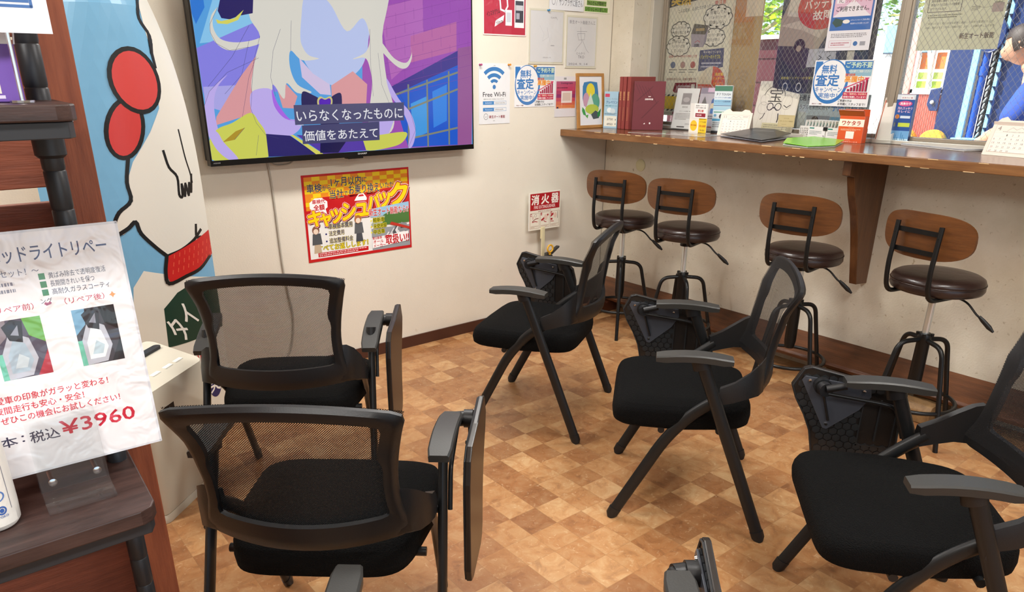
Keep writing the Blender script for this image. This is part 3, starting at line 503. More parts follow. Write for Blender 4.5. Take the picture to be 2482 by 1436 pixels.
def make_chair():
    t = empty('tablet_chair')
    # seat
    bm = B(); secs = []
    def sl(z, ins):
        a, b0, b1 = .245-ins, -.185+ins, .262-ins; P = []
        for i in range(40):
            th = 2*math.pi*i/40; c, s = math.cos(th), math.sin(th); e = .24 if s > 0 else .30
            x = a*math.copysign(abs(c)**e, c); y = (b0+b1)/2+(b1-b0)/2*math.copysign(abs(s)**e, s)
            x *= 1-.05*max(0, s)-.19*max(0, min(1, (.05-y)/.235))
            zz = z-(.012*max(0, (y-.15)/.11)**2 if z > .4 else 0)+(.006*(1-(x/.24)**2) if z > .41 else 0)
            P.append((x, y, zz))
        return P
    for z, ins in [(.358, .03), (.354, .010), (.362, .001), (.385, -.002), (.410, .000), (.421, .006), (.429, .022), (.432, .08), (.433, .17)]: secs.append(sl(z, ins))
    loft(bm, secs); obj('seat', bm, M_SEAT, t, smooth=50)
    # backrest frame
    bm = B(); O_ = relax(loop(.834, .492, .02, .012, hw), 1); I_ = relax(loop(.803, .554, .016, .008, lambda z: hw(z)-.027-.013*(z > .7)), 1)
    n = len(O_); rings = []
    def P3(p, d): return (p[0], back_y(p[0], p[1])+d, p[1])
    mid = [((a[0]+b[0])/2, (a[1]+b[1])/2) for a, b in zip(O_, I_)]; q1 = [((a[0]*3+b[0])/4, (a[1]*3+b[1])/4) for a, b in zip(O_, I_)]
    for pts, d in [(O_, .006), (O_, -.004), (q1, -.013), (mid, -.014), (I_, -.008), (I_, .006), (mid, .009)]: rings.append([bm.verts.new(P3(p, d)) for p in pts])
    for i in range(len(rings)):
        A, C = rings[i], rings[(i+1) % len(rings)]
        for j in range(n): bm.faces.new((A[j], A[(j+1) % n], C[(j+1) % n], C[j]))
    # lower lumbar band and the two wings that grip the frame tubes
    for s in (-1, 1):
        path = [(.186, .560, .050, .012), (.208, .556, .058, .013), (.229, .545, .054, .013), (.244, .527, .042, .013), (.249, .505, .033, .014), (.248, .488, .028, .015)]
        ys = [-.205, -.198, -.182, -.150, -.110, -.068]
        secs = []
        for (x, z, h, w), y in zip(path, ys):
            secs.append([(s*(x-w), y-.004, z-h), (s*(x+w), y, z-h*.9), (s*(x+w*1.1), y+.004, z+h*.2), (s*(x+w*.7), y+.004, z+h), (s*(x-w*.7), y, z+h)])
        loft(bm, secs)
    bk = obj('backrest', bm, M_PLA, t, smooth=38)
    # stretched mesh on the front face
    bm = B(); nz, nx = 16, 18; g = []
    for i in range(nz+1):
        zz = .515+(.833-.515)*i/nz; w = hw(zz)-.006; row = []
        for j in range(nx+1):
            x = -w+2*w*j/nx; ar = (.018*(1-(x/w)**2) if i > nz*.7 else -.010*(1-(x/w)**2) if i < nz*.25 else 0)
            row.append(bm.verts.new((x, back_y(x, zz)+.013-.004*(1-(x/w)**2), zz+ar*(1 if i in (0, nz) else .6))))
        g.append(row)
    for i in range(nz):
        for j in range(nx): bm.faces.new((g[i][j], g[i][j+1], g[i+1][j+1], g[i+1][j]))
    o = obj('mesh_panel', bm, MESHF, bk, smooth=60)
    # legs: rear ones run from the foot up to the armrest, front ones curve back into the backrest wings
    for s in (-1, 1):
        bm = B(); tube(bm, [(s*.281, -.234, .022), (s*.277, -.13, .285), (s*.274, -.02, .56), (s*.274, .0, .612)], .0195, .0115, side=(1, 0, 0), n=14)
        lg = obj('leg', bm, M_TUBE, t, smooth=40)
        bm = B(); tube(bm, [(s*.282, -.243, .0), (s*.281, -.238, .012), (s*.281, -.229, .036)], [.013, .0205, .0215], .0135, side=(1, 0, 0), n=14); obj('foot_cap', bm, M_PLA, lg, smooth=40)
        bm = B(); pts = rounded([(s*.232, .234, .022), (s*.235, .082, .325), (s*.238, .0, .425), (s*.245, -.088, .490)], .09, 6)
        tube(bm, pts, .0195, .0115, side=(1, 0, 0), n=14); lg = obj('leg', bm, M_TUBE, t, smooth=40)
        bm = B(); tube(bm, [(s*.232, .243, .0), (s*.232, .239, .012), (s*.232, .228, .036)], [.013, .0205, .0215], .0135, side=(1, 0, 0), n=14); obj('foot_cap', bm, M_PLA, lg, smooth=40)
        # pivot pin between the tubes, dark screw heads
        bm = B(); tube(bm, [(s*.236, -.055, .462), (s*.285, -.055, .462)], .009, n=10); obj('pivot', bm, M_PLA, t, smooth=40)
        # armrest
        bm = B(); secs = []
        for i in range(9):
            u = i/8; y = -.092+.228*u; zt = .619+.017*math.sin(math.pi*(.12+.72*u)); cx = s*(.273+.010*u*u); w = .0275-.002*abs(u-.5)-.004*(u in (0, 1)); h = .022 if 0 < i < 8 else .017
            secs.append([(cx-w, y, zt-h), (cx+w, y, zt-h), (cx+w+.001, y, zt-.004), (cx+w-.003, y, zt), (cx-w+.003, y, zt), (cx-w-.001, y, zt-.004)])
        loft(bm, secs); ar = obj('armrest', bm, M_ARM, t, smooth=35)
        bm = B(); tube(bm, [(s*.274, -.004, .585), (s*.274, .006, .617)], .027, .016, side=(1, 0, 0), n=14); obj('arm_socket', bm, M_PLA, t, smooth=40)
    bm = B()
    for y, z in ((.10, .348), (-.08, .36)): tube(bm, [(-.236, y, z), (.236, y, z)], .011, n=10)
    obj('crossbar', bm, M_TUBE, t, smooth=40)
    # folded writing tablet on the right
    TB = [(.235, .628), (.262, .572), (.246, .53), (.218, .482), (.195, .43), (.180, .36), (.172, .275), (.160, .245), (.13, .232), (-.01, .232), (-.042, .245), (-.052, .28), (-.050, .42), (-.045, .52), (-.030, .575), (.0, .600), (.10, .612), (.215, .634)]
    bm = B(); prism(bm, TB, 0, .338, .352); tb = obj('writing_tablet', bm, M_TAB, t, bevel=.003)
    bm = B(); C_ = [(y, z) for y, z in TB]; cy = sum(p[0] for p in TB)/len(TB); cz = .44
    tubep = [(.3365, y+(cy-y)*.03, z+(cz-z)*.02) for y, z in TB]; tube(bm, tubep, .0028, n=6, closed=True)
    hx = .0135
    def inside(y, z):
        c = False
        for i in range(len(TB)):
            (y1, z1), (y2, z2) = TB[i], TB[i-1]
            if (z1 > z) != (z2 > z) and y < (y2-y1)*(z-z1)/(z2-z1)+y1: c = not c
        return c
    for i in range(-2, 22):
        for j in range(-6, 22):
            y = -.06+j*hx*1.74+(i % 2)*hx*.87; z = .235+i*hx*1.5
            if all(inside(y+hx*1.15*math.cos(a), z+hx*1.15*math.sin(a)) for a in (0, 1.05, 2.1, 3.14, 4.2, 5.2)) and not (-.03 < y < .065 and .40 < z < .56):
                prism(bm, [(y+hx*.88*math.sin(a*math.pi/3), z+hx*.88*math.cos(a*math.pi/3)) for a in range(6)], 0, .3375, .3345)
    box(bm, .334, -.032, .40, .3375, .062, .404); box(bm, .334, -.032, .40, .3375, -.028, .56); box(bm, .334, .058, .40, .3375, .062, .56); box(bm, .333, .012, .42, .3375, .017, .55)
    obj('underside_ribs', bm, M_TABIN, tb); tb.matrix_local = Matrix.Translation((.345, .13, 0)) @ Matrix.Rotation(R(-4), 4, 'Z') @ Matrix.Translation((-.345, -.13, 0))
    bm = B(); prism(bm, [(.228, .606), (.236, .592), (.16, .447), (.148, .444), (.07, .515), (.045, .56), (.05, .588)], 0, .329, .334); obj('steel_plate', bm, M_PLATE, tb, bevel=.001)
    for y, z in ((.214, .594), (.152, .462), (.066, .576)):
        bm = B(); lathe(bm, [(.0055, 0), (.0045, .004), (.001, .0045)], (.329, y, z), n=10, ax=Matrix.Rotation(R(-90), 4, 'Y')); obj('screw', bm, M_SCR, tb, smooth=40)
    bm = B(); tube(bm, [(.286, .178, .585), (.31, .183, .585)], .020, n=18); tube(bm, [(.308, .183, .585), (.331, .183, .585)], .024, n=18); tube(bm, [(.285, .128, .604), (.285, .18, .59)], .011, n=10)
    obj('tablet_hinge', bm, M_PLA, t, smooth=40)
    bm = B(); tube(bm, rounded([(.292, .172, .573), (.291, .03, .556), (.291, -.012, .548), (.291, -.045, .455)], .045, 5), .0058, n=10); tube(bm, [(.322, .178, .568), (.326, .150, .475)], .004, n=8); obj('support_rod', bm, M_TUBE, t, smooth=40)
    return t
CH = [((-2.844, -1.862), 49.7, 'black mesh tablet chair seen from behind, its back nearest the price sign'),
      ((-2.590, -1.050), 54.9, 'black mesh tablet chair seen from behind, under the screen and its red poster'),
      ((-1.444, -1.065), 120.2, 'black mesh tablet chair turned to the screen, in front of the fire extinguisher sign'),
      ((-1.514, -1.912), 130.3, 'black mesh tablet chair seen from its side, in the middle of the tiled floor'),
      ((-1.681, -2.733), 130.0, 'black mesh tablet chair cut by the right edge, nearest the last bar stool'),
      ((-2.905, -2.625), 50.0, 'black tablet chair of which only the folded tablet hinge shows at the lower edge')]
c0 = make_chair(); CHAIRS = []
for i, ((x, y), a, lab) in enumerate(CH):
    c = c0 if i == 0 else copy_tree(c0); CHAIRS.append(c); c.location = (x, y, 0); c.rotation_euler = (0, 0, R(a-90))
    tag(c, lab, 'chair', 'tablet chairs in the waiting area')
# the second chair stands partly folded: armrests tip up, back more upright
for ch in CHAIRS[1].children:
    n_ = ch.name.split('.')[0]
    if n_ == 'backrest': piv, an = Vector((0, -.10, .5)), R(-6)
    elif n_ in ('armrest',): piv, an = Vector((0, .10, .62)), R(15)
    else: continue
    ch.matrix_local = Matrix.Translation(piv) @ Matrix.Rotation(an, 4, 'X') @ Matrix.Translation(-piv)

# the nearest chair's sprung back leans a little further
for ch in CHAIRS[0].children:
    if ch.name.split('.')[0] == 'backrest': ch.matrix_local = Matrix.Translation((0, -.10, .5)) @ Matrix.Rotation(R(4), 4, 'X') @ Matrix.Translation((0, .10, -.5))
# ------------------------------------------------------------------ bar stools
M_LEA = mat('dark_brown_leatherette', '2d1f1b', .3, bump=.12, bscale=25)
M_PLY = wood('walnut_plywood', '6e4422', '58351b', .35, (1.5, 1.5, 12), 5)
M_BLK = mat('black_stool_steel', '151515', .38, metal=.3)
M_CHR = mat('chrome', 'e4eef0', .28, metal=.75)
def make_stool(legrot):
    """local +Y is the side of the backrest"""
    t = empty('bar_stool')
    bm = B(); lathe(bm, [(.10, .628), (.150, .629), (.163, .634), (.169, .645), (.168, .664), (.166, .668), (.168, .671), (.163, .684), (.150, .692), (.10, .696), (.02, .697)], n=48)
    st = obj('seat', bm, M_LEA, t, smooth=60)
    bm = B(); tube(bm, [(.1685*math.cos(a/20*math.pi), .1685*math.sin(a/20*math.pi), .667) for a in range(40)], .0022, n=6, closed=True); obj('piping', bm, M_LEA, st, smooth=60)
    # curved plywood backrest (bends round the sitter)
    bm = B(); A, C_ = [], []; z0, z1, hwid = .772, .945, .182; n = 44
    out = []
    for i in range(n):
        th = 2*math.pi*i/n; c, s = math.cos(th), math.sin(th); out.append((hwid*math.copysign(abs(c)**.62, c), (z0+z1)/2+(z1-z0)/2*math.copysign(abs(s)**.72, s)))
    def yb(x): return .165-.05*(x/hwid)**2
    rows = [[(x*k, (z-(z0+z1)/2)*k+(z0+z1)/2) for x, z in out] for k in (1, .8, .55, .3, .05)]
    def ring(r, d): return [bm.verts.new((x, yb(x)+d+.05*(z-.86), z)) for x, z in r]
    RR = [ring(r, .006) for r in rows[::-1]]+[ring(r, -.006) for r in rows]
    for a, b_ in zip(RR, RR[1:]):
        for j in range(n): bm.faces.new((a[j], a[(j+1) % n], b_[(j+1) % n], b_[j]))
    bm.faces.new(RR[0]); bm.faces.new(RR[-1]); bk = obj('backrest', bm, M_PLY, t, smooth=35)
    bm = B()
    for s in (-1, 1):
        tube(bm, rounded([(s*.088, .02, .621), (s*.088, .178, .621), (s*.088, .196, .72), (s*.088, .183, .905)], .05, 6), .0092, n=12)
    for z in (.80, .875): box(bm, -.088, .176, z-.009, .088, .181, z+.009)
    for s in (-1, 1): lathe(bm, [(.004, 0), (.004, .003)], (s*.088, .193, .862), n=8, ax=Matrix.Rotation(R(-90), 4, 'X'))
    obj('back_frame', bm, M_BLK, t, smooth=40)
    bm = B(); box(bm, -.09, -.07, .612, .09, .07, .627); lathe(bm, [(.028, .585), (.028, .612)], n=18); obj('seat_plate', bm, M_BLK, t, bevel=.002)
    bm = B(); tube(bm, rounded([(-.02, -.03, .606), (-.10, -.05, .602), (-.145, -.06, .555), (-.16, -.065, .545)], .03), .0042, n=8)
    lv = obj('height_lever', bm, M_BLK, t, smooth=40)
    bm = B(); tube(bm, [(-.155, -.063, .551), (-.170, -.068, .537), (-.195, -.075, .515), (-.212, -.080, .50)], [.006, .009, .010, .004], .006, n=10); obj('handle', bm, M_PLA, lv, smooth=40)
    bm = B(); lathe(bm, [(.0135, .40), (.0135, .59)], n=18); obj('gas_column', bm, M_CHR, t, smooth=40)
    bm = B(); lathe(bm, [(.022, .445), (.026, .44), (.026, .42), (.025, .415), (.0265, .24), (.021, .205)], n=20)
    for k in range(4):
        a = R(legrot+90*k+45); 
        tube(bm, [(.026*math.cos(a), .026*math.sin(a), .446), (.026*math.cos(a), .026*math.sin(a), .434)], .008, n=6)
    obj('column_sleeve', bm, M_BLK, t, smooth=40)
    for k in range(4):
        a = R(legrot+90*k); c, s = math.cos(a), math.sin(a)
        bm = B(); tube(bm, rounded([(.02*c, .02*s, .418), (.110*c, .110*s, .412), (.198*c, .198*s, .0)], .062, 7), .0098, n=12)
        obj('leg', bm, M_BLK, t, smooth=40)
    bm = B(); tube(bm, [(.163*math.cos(2*math.pi*i/40), .163*math.sin(2*math.pi*i/40), .155) for i in range(40)], .0085, n=10, closed=True); obj('foot_ring', bm, M_BLK, t, smooth=60)
    return t
ST = [((-.362, -.515), 194, 222, 'bar stool nearest the screen wall corner, brown leather seat and curved wood back'),
      ((-.36, -.955), 194, 232, 'second bar stool from the corner, just behind the folded tablets'),
      ((-.352, -1.612), 187, 247, 'third bar stool from the corner, standing left of the wooden bracket'),
      ((-.381, -2.202), 168, 240, 'fourth bar stool, standing right of the wooden bracket')]
for i, ((x, y), a, lr, lab) in enumerate(ST):
    c = make_stool(lr-(a-90)) ; c.location = (x, y, 0); c.rotation_euler = (0, 0, R(a-90)); tag(c, lab, 'bar stool', 'bar stools at the window counter')

# chrome pedestal base of a table standing beyond the right edge
bm = B(); lathe(bm, [(.20, 0), (.20, .004), (.16, .012), (.06, .02), (.03, .03), (.03, .68), (.05, .70)], n=40)
pt = tag(obj('pedestal_table', bm, M_CHR, loc=(-.315, -2.765, 0), smooth=40), 'small round pedestal table with a chrome disc foot at the right edge', 'table')
bm = B(); lathe(bm, [(.22, .70), (.225, .705), (.225, .725), (.22, .73)], n=40); obj('tabletop', bm, mat('black_tabletop', '1a1a1a', .4), pt, smooth=40)
# ------------------------------------------------------------------ television on the screen wall
M_BEZ = mat('glossy_black_bezel', '0b0b0d', .18); M_BLKP = mat('matt_black_plastic', '141414', .5)
tv = empty('wall_tv', (-1.791, -.06, 1.056), label='large black flat screen television on the wall showing a colourful cartoon picture', cat='television')
TW, TH = 1.370, .800
bm = B(); box(bm, -.685, .005, .02, .685, .028, TH); box(bm, -.45, -.0, .1, .45, .0598, .62)
obj('back_housing', bm, M_BLKP, tv, bevel=.004)
bm = B()
for b_ in [(-.685, -.04, .0, .685, .005, .024), (-.685, -.04, TH-.01, .685, .005, TH), (-.685, -.04, .024, -.677, .005, TH-.01), (.677, -.04, .024, .685, .005, TH-.01)]: box(bm, *b_)
box(bm, -.05, -.0395, -.008, .03, .0, .0); obj('bezel', bm, M_BEZ, tv, bevel=.0015)
s = Sheet(TW-.016, TH-.034, '5aa9ec', step=.00003)
def cl(p): return (min(max(p[0]-.008, 0), s.w), min(max(p[1]-.024, 0), s.h))
def hclip(pts):
    """clip polygon to the screen rectangle (Sutherland-Hodgman)"""
    def cut(P, f, g):
        out = []
        for i in range(len(P)):
            a, b = P[i-1], P[i]; fa, fb = f(a), f(b)
            if (fa >= 0) != (fb >= 0):
                t = fa/(fa-fb); out.append((a[0]+(b[0]-a[0])*t, a[1]+(b[1]-a[1])*t))
            if fb >= 0: out.append(b)
        return out
    P = [(x-.008, y-.024) for x, y in pts]
    for f in (lambda p: p[0], lambda p: s.w-p[0], lambda p: p[1], lambda p: s.h-p[1]):
        if P: P = cut(P, f, None)
    return P
for c, k, pts in TVART:
    if k == 'p':
        if c in ('e6e3d9', 'c8b6fa', 'c2d0fb', 'e7a3a8', 'd9dd60', 'b36df2', 'd8cf86', '5a1fc0', '26225e') and len(pts) > 5:
            m_ = len(pts); q_ = []
            for i in range(m_):
                a, b, c_, d_ = [Vector(pts[(i+j) % m_]) for j in (-1, 0, 1, 2)]
                for j in range(5):
                    t = j/5; v = .5*((2*b)+(c_-a)*t+(2*a-5*b+4*c_-d_)*t*t+(3*b-a-3*c_+d_)*t**3); q_.append((v.x, v.y))
            pts = q_
        P = hclip(pts)
        if len(P) > 2: s.poly(P, c, absu=True)
    else:
        w = .0011 if k == 't' else .009; s.n += 1
        for a, b in zip(pts, pts[1:]):
            a, b = Vector(a), Vector(b); d = (b-a)
            if d.length < 1e-5: continue
            d.normalize(); q = Vector((-d.y, d.x))*w/2
            P = hclip([tuple(v) for v in (a-q, b-q, b+q, a+q)])
            if len(P) > 2: s.poly(P, c, 0, absu=True)
def tvt(t, a, b, c, d): s.text(t, (a-.008)/s.w, (b-.024)/s.h, (c-.008)/s.w, (d-.024)/s.h, 'f4f4fa', .012)
tvt('いらなくなったものに', .400, .167, .942, .215); tvt('価値をあたえて', .424, .083, .800, .128)
s.build('screen', PM_SCREEN, (-1.791-.677, -.099, 1.080), parent=None)
o = bpy.data.objects['screen']; mw = o.matrix_world.copy(); o.parent = tv; o.matrix_parent_inverse = Matrix.Identity(4); o.matrix_world = mw
o.matrix_local = Matrix.Translation(-tv.location) @ mw
def adopt(o, parent):
    mw = o.matrix_world.copy(); o.parent = parent; pm = Matrix.Translation(parent.location) @ parent.rotation_euler.to_matrix().to_4x4(); o.matrix_local = pm.inverted() @ mw
    return o
t_ = Sheet(.05, .008, '0b0b0d', t=.0001).text('SHARP', .02, .05, .98, .95, 'b8b8b8', .015).build('maker_badge', PM_PAPER, (-1.79, -.1005, 1.066)); adopt(t_, tv)
t_ = Sheet(.03, .006, '0b0b0d', t=.0001).text('AQUOS', .02, .05, .98, .95, '9a9a9a', .01).build('series_badge', PM_PAPER, (-2.465, -.1005, 1.066)); adopt(t_, tv)
bm = B(); tube(bm, catmull([(-2.21, -.012, 1.06), (-2.195, -.008, 1.028), (-2.186, -.006, .9), (-2.179, -.006, .58), (-2.165, -.007, .42), (-2.155, -.007, .32), (-2.165, -.007, .22), (-2.20, -.012, .12), (-2.30, -.02, .012)]), .0045, n=8)
tube(bm, catmull([(-2.19, -.01, 1.055), (-2.16, -.012, 1.034), (-2.10, -.012, 1.036), (-2.07, -.012, 1.054)]), .0035, n=8)
tag(obj('power_cable', bm, mat('grey_cable', 'b9b3a6', .5), smooth=60), 'thin grey cable hanging down the wall from the television', 'cable')

# ------------------------------------------------------------------ posters on the screen wall
def pin(x, z, c, lab, name='push_pin'):
    bm = B(); lathe(bm, [(.006, 0), (.005, .004), (.003, .006), (.003, .012), (.006, .015), (.005, .018)], n=10, ax=Matrix.Rotation(R(90), 4, 'X'))
    tag(obj(name, bm, mat('pin_'+c, c, .3), loc=(x, -.003, z), smooth=40), lab, 'push pin', 'push pins holding the sheets')
Y0 = -.0022
# cash-back poster
s = Sheet(.588, .418, 'c8161d')
s.rect(.02, .56, .985, .975, 'c8161d')
for i in range(14):
    for j in range(5): s.rect(.02+i*.069, .74+j*.047 if True else 0, min(.985, .02+(i+1)*.069), min(.975, .74+(j+1)*.047), 'f7d417' if (i+j) % 2 else 'ee8f1c', 0 if i+j else 1)
for i in range(3):
    for j in range(3): s.rect(.02+i*.05, .60+j*.047, .02+(i+1)*.05, .60+(j+1)*.047, 'f7d417' if (i+j) % 2 else 'ee8f1c', 0)
s.poly([(.17, .74), (.985, .74), (.985, .80), (.17, .70)], 'c8161d')
s.rect(.02, .035, .985, .50, 'f3f3f0').poly([(.02, .5), (.985, .5), (.985, .60), (.5, .53), (.02, .47)], 'c8161d')
for t, a, b, c, d, rt_ in [('車検', .04, .80, .17, .895, 0), ('から', .175, .81, .25, .87, 0), ('1ヶ月以内', .255, .845, .53, .95, 0), ('に', .54, .87, .585, .925, 0), ('当社', .235, .715, .36, .81, 0), ('で', .365, .73, .40, .78, 0), ('お乗り換え', .41, .74, .70, .85, 0), ('いただくと...', .71, .775, .97, .845, 0)]:
    s.text(t, a, b, c, d, '2b2f77', .02, outline='f7d417', ow=.05)
s.ell(.13, .655, .085, .085, 'ffffff', n=8, a0=22, a1=382).poly([(.14, .60), (.19, .60), (.20, .54)], 'ffffff', 0)
s.text('車検代', .075, .67, .19, .72, 'c8161d', .03).text('全額', .085, .595, .18, .66, 'c8161d', .04)
for i, (ch, a, b, c, d) in enumerate([('キ', .03, .42, .15, .59), ('ャ', .135, .41, .235, .545), ('ッ', .23, .43, .335, .585), ('シ', .33, .45, .455, .64), ('ュ', .46, .48, .575, .62), ('バ', .575, .51, .705, .72), ('ッ', .695, .55, .80, .72), ('ク', .80, .56, .975, .82)]):
    s.text(ch, a+.008, b-.012, c+.008, d-.012, '5a0c10', .13); s.text(ch, a, b, c, d, 'f6cfcf', .14); s.text(ch, a, b, c, d, 'c8161d', .10); s.text(ch, a, b, c, d, 'fbdc10', .055)
s.poly([(.455, .66), (.475, .70), (.50, .735), (.545, .74), (.565, .705), (.575, .68), (.57, .655)], 'ffffff').poly([(.49, .705), (.505, .725), (.54, .728), (.55, .705)], 'c8161d')
for i, t in enumerate(('車検基本費用', '法定費用', '追加整備料金')):
    y = .365-i*.085; w = (.42, .34, .42)[i]; s.ell(.175, y+.03, .008, .011, '2b2f77'); s.text(t, .20, y, w, y+.062, '2b2f77', .02, outline='e9dc4a', ow=.05)
s.text('すべてお返しします！', .09, .115, .56, .185, 'f3dc2a', .03, outline='20331c', ow=.06)
s.rect(.09, .05, .56, .10, 'c8161d').scrib(.10, .055, .55, .097, 2, 'f3d5d5', seed=4)
# two standing people and a row of cars, plainly drawn
for x, y, hc, bc, pc, hgt in [(.085, .10, '8a5a44', '55585c', 'c9b497', .33), (.475, .17, 'b5703c', '5f6165', '4a4d55', .34)]:
    s.poly([(x-.03, y), (x+.04, y), (x+.03, y+.12), (x-.02, y+.12)], pc).poly([(x-.04, y+.10), (x+.05, y+.10), (x+.04, y+.23), (x-.03, y+.23)], bc)
    s.ell(x, y+.27, .032, .05, hc).ell(x, y+.255, .022, .032, 'f2dcc8')
s.rect(.60, .035, .985, .30, '9aa0a6').poly([(.60, .44), (.985, .44), (.985, .585), (.80, .565), (.60, .54)], '9cc7e6').poly([(.70, .44), (.80, .5), (.88, .47), (.985, .50), (.985, .33), (.62, .33)], '4d7a3c').poly([(.60, .36), (.68, .46), (.74, .44), (.7, .33), (.6, .33)], 'a9b3a8')
for i in range(6):
    x = .745+i*.027; y = .12+i*.020
    s.poly([(x, y), (x+.08, y+.01), (x+.075, y+.10), (x+.02, y+.12), (x-.02, y+.05)], ('e9eaec', '8f9297', 'd5d7da', '55585c')[i % 4]).rect(x+.01, y+.045, x+.05, y+.065, '3a3d42')
s.poly([(.78, .33), (.985, .24), (.985, .27), (.80, .36)], 'c0392b')
s.text('新生オート飯能なら!!', .585, .455, .975, .545, 'c8161d', .03, outline='ffffff', ow=.06)
for i, t in enumerate(('軽新車', '未使用車', '中古車')): s.ell(.60, .40-i*.072, .007, .010, 'f0e32a').text(t, .62, .375-i*.072, .73+.02*(i == 1), .43-i*.072, '5b6312', .03, outline='f0e32a', ow=.08)
s.poly([(.60, .06), (.97, .10), (.97, .22), (.60, .19)], 'ffffff')
s.text('軽自動車・普通車', .605, .165, .79, .20, 'c8161d', .02).text('オール', .61, .12, .71, .158, 'c8161d', .03).text('メーカー', .61, .068, .73, .108, 'c8161d', .03).text('取扱い!!', .735, .085, .97, .205, 'c8161d', .035)
s.rect(.02, .515, .025, .52, 'c8161d')
tag(s.build('cashback_poster', PM_LAM, (-2.043, Y0, .560)), 'red and yellow car poster on the wall under the television', 'poster')
# free Wi-Fi sheet
s = Sheet(.214, .308, 'e9eaec', step=.0002)
for r_, g_ in ((.48, .20), (.325, .28), (.18, .42)): s.ell(.49, .625, r_, r_*.695*.95, '3478b8', n=18, a0=46, a1=134, ring=g_)
s.ell(.49, .615, .052, .036, '3478b8'); s.rect(.47, .96, .53, .966, '777777')
s.text('Free Wi-Fi', .13, .455, .86, .53, '2a2a2c', .012).text('無料Wi-Fiをご利用いただけます', .15, .405, .80, .425, '333333', .0)
for y, l in ((.325, 'SSID'), (.215, 'Password')):
    s.rect(.13, y, .48, y+.055, '3d84c4').frame(.13, y, .88, y+.055, .0012, '3d84c4').text(l, .20, y+.016, .42, y+.038, 'dfeaf5', 0).text('shinsei-iruma free' if l == 'SSID' else 'shinseih', .52, y+.016, .84 if l == 'SSID' else .78, y+.038, '444444', 0)
s.ell(.22, .125, .07, .052, '44464a', ring=.12).line([(.19, .13), (.22, .11), (.25, .135)], .0012, '44464a').text('新生オート飯能', .33, .095, .84, .145, '8e2434', .03).rect(.45, .05, .51, .055, '555555')
tag(s.build('wifi_notice', PM_SLEEVE, (-.998, Y0, 1.170)), 'white laminated Free Wi-Fi notice with blue signal arcs', 'notice'); pin(-.99, 1.47, 'b04a7a', 'pink push pin at the top left of the Free Wi-Fi notice'); pin(-.795, 1.472, 'd98a2b', 'orange push pin at the top right of the Free Wi-Fi notice')
def satei(w, h):
    s = Sheet(w, h, 'efeff1', step=.0002)
    s.rect(.02, .70, .14, .975, '2f77bd').rect(.52, .70, .98, .975, '2f77bd').rect(.62, .66, .98, .80, '8fb7c9')
    s.ell(.315, .535, .305, .485, '2f77bd', n=40)
    s.ell(.305, .565, .275, .435, 'efeff1', n=40)
    s.text('無料', .14, .715, .40, .90, '2f77bd', .03).text('査定', .06, .44, .46, .70, '2f77bd', .035).text('キャンペーン', .07, .30, .53, .42, '2f77bd', .02).text('実施中！', .14, .175, .47, .29, '2f77bd', .02)
    s.text('ご予約不要', .55, .835, .97, .955, 'cfe8c9', .03, outline='2f77bd', ow=.05).text('今日の車でご相談ください', .60, .735, .96, .79, 'f0f0e0', .01)
    s.text('買取相場', .555, .655, .72, .715, 'd2552b', .03).text('高騰中', .56, .53, .87, .66, 'e8902a', .035, outline='fff3c8', ow=.04)
    for i in range(7): s.rect(.62+i*.048, .33, .655+i*.048, .385+i*.034, 'b8264f').rect(.648+i*.048, .33, .660+i*.048, .375+i*.034, '5b1733', 0)
    s.poly([(.57, .41), (.90, .60), (.885, .63), (.96, .63), (.93, .56), (.915, .585), (.58, .395)], 'd2365e')
    s.rect(.565, .175, .965, .315, 'c42a4e').text('特に「高年式」中古車の', .58, .255, .95, .30, 'ffe7c9', .01).text('相場が高騰しています！', .58, .19, .95, .235, 'ffffff', .01)
    s.text('ご希望の方は', .50, .10, .73, .155, '1c1c1e', .015).text('お気軽にスタッフまで！', .50, .025, .96, .085, '1c1c1e', .015).text('新生オート飯能', .05, .03, .22, .06, '7a2a36', .01)
    return s
tag(satei(.302, .216).build('appraisal_notice', PM_LAM, (-.752, Y0, 1.252)), 'blue and white appraisal campaign notice on the screen wall beside the Free Wi-Fi notice', 'notice')
pin(-.61, 1.467, 'c9952c', 'yellow push pin at the top of the appraisal notice on the screen wall')
# red flyer, top
s = Sheet(.292, .42, 'b5243c', step=.0002); s.frame(.01, .01, .99, .99, .006, 'e9e4e0')
s.poly([(.05, .45), (.35, .40), (.62, .5), (.95, .62), (.95, .98), (.05, .98)], 'b9c3dc').ell(.42, .50, .12, .09, 'd98aa0').ell(.20, .55, .12, .12, '5a6ea8').line([(.38, .42), (.40, .3), (.50, .28), (.56, .34), (.54, .45)], .009, 'eef0f5')
s.rect(.72, .10, .95, .43, 'f1f1f3').rect(.74, .16, .93, .41, '3b3b44').rect(.75, .3, .92, .36, 'c9c9d0').rect(.76, .2, .84, .27, 'a8a8b4')
s.rect(.51, .12, .66, .30, 'e6eaee').rect(.535, .16, .635, .27, 'c7cdd6')
s.text('インスタグラム', .08, .23, .38, .29, '2a0d14', .04, rot=.25).poly([(.26, .10), (.46, .17), (.48, .24), (.28, .17)], 'f2eef0').text('Follow me', .29, .135, .45, .185, '3a2a30', .01, rot=.25)
tag(s.build('red_flyer', PM_SLEEVE, (-.966, Y0, 1.614)), 'red laminated flyer with a phone picture, cut by the upper edge beside the television', 'flyer')
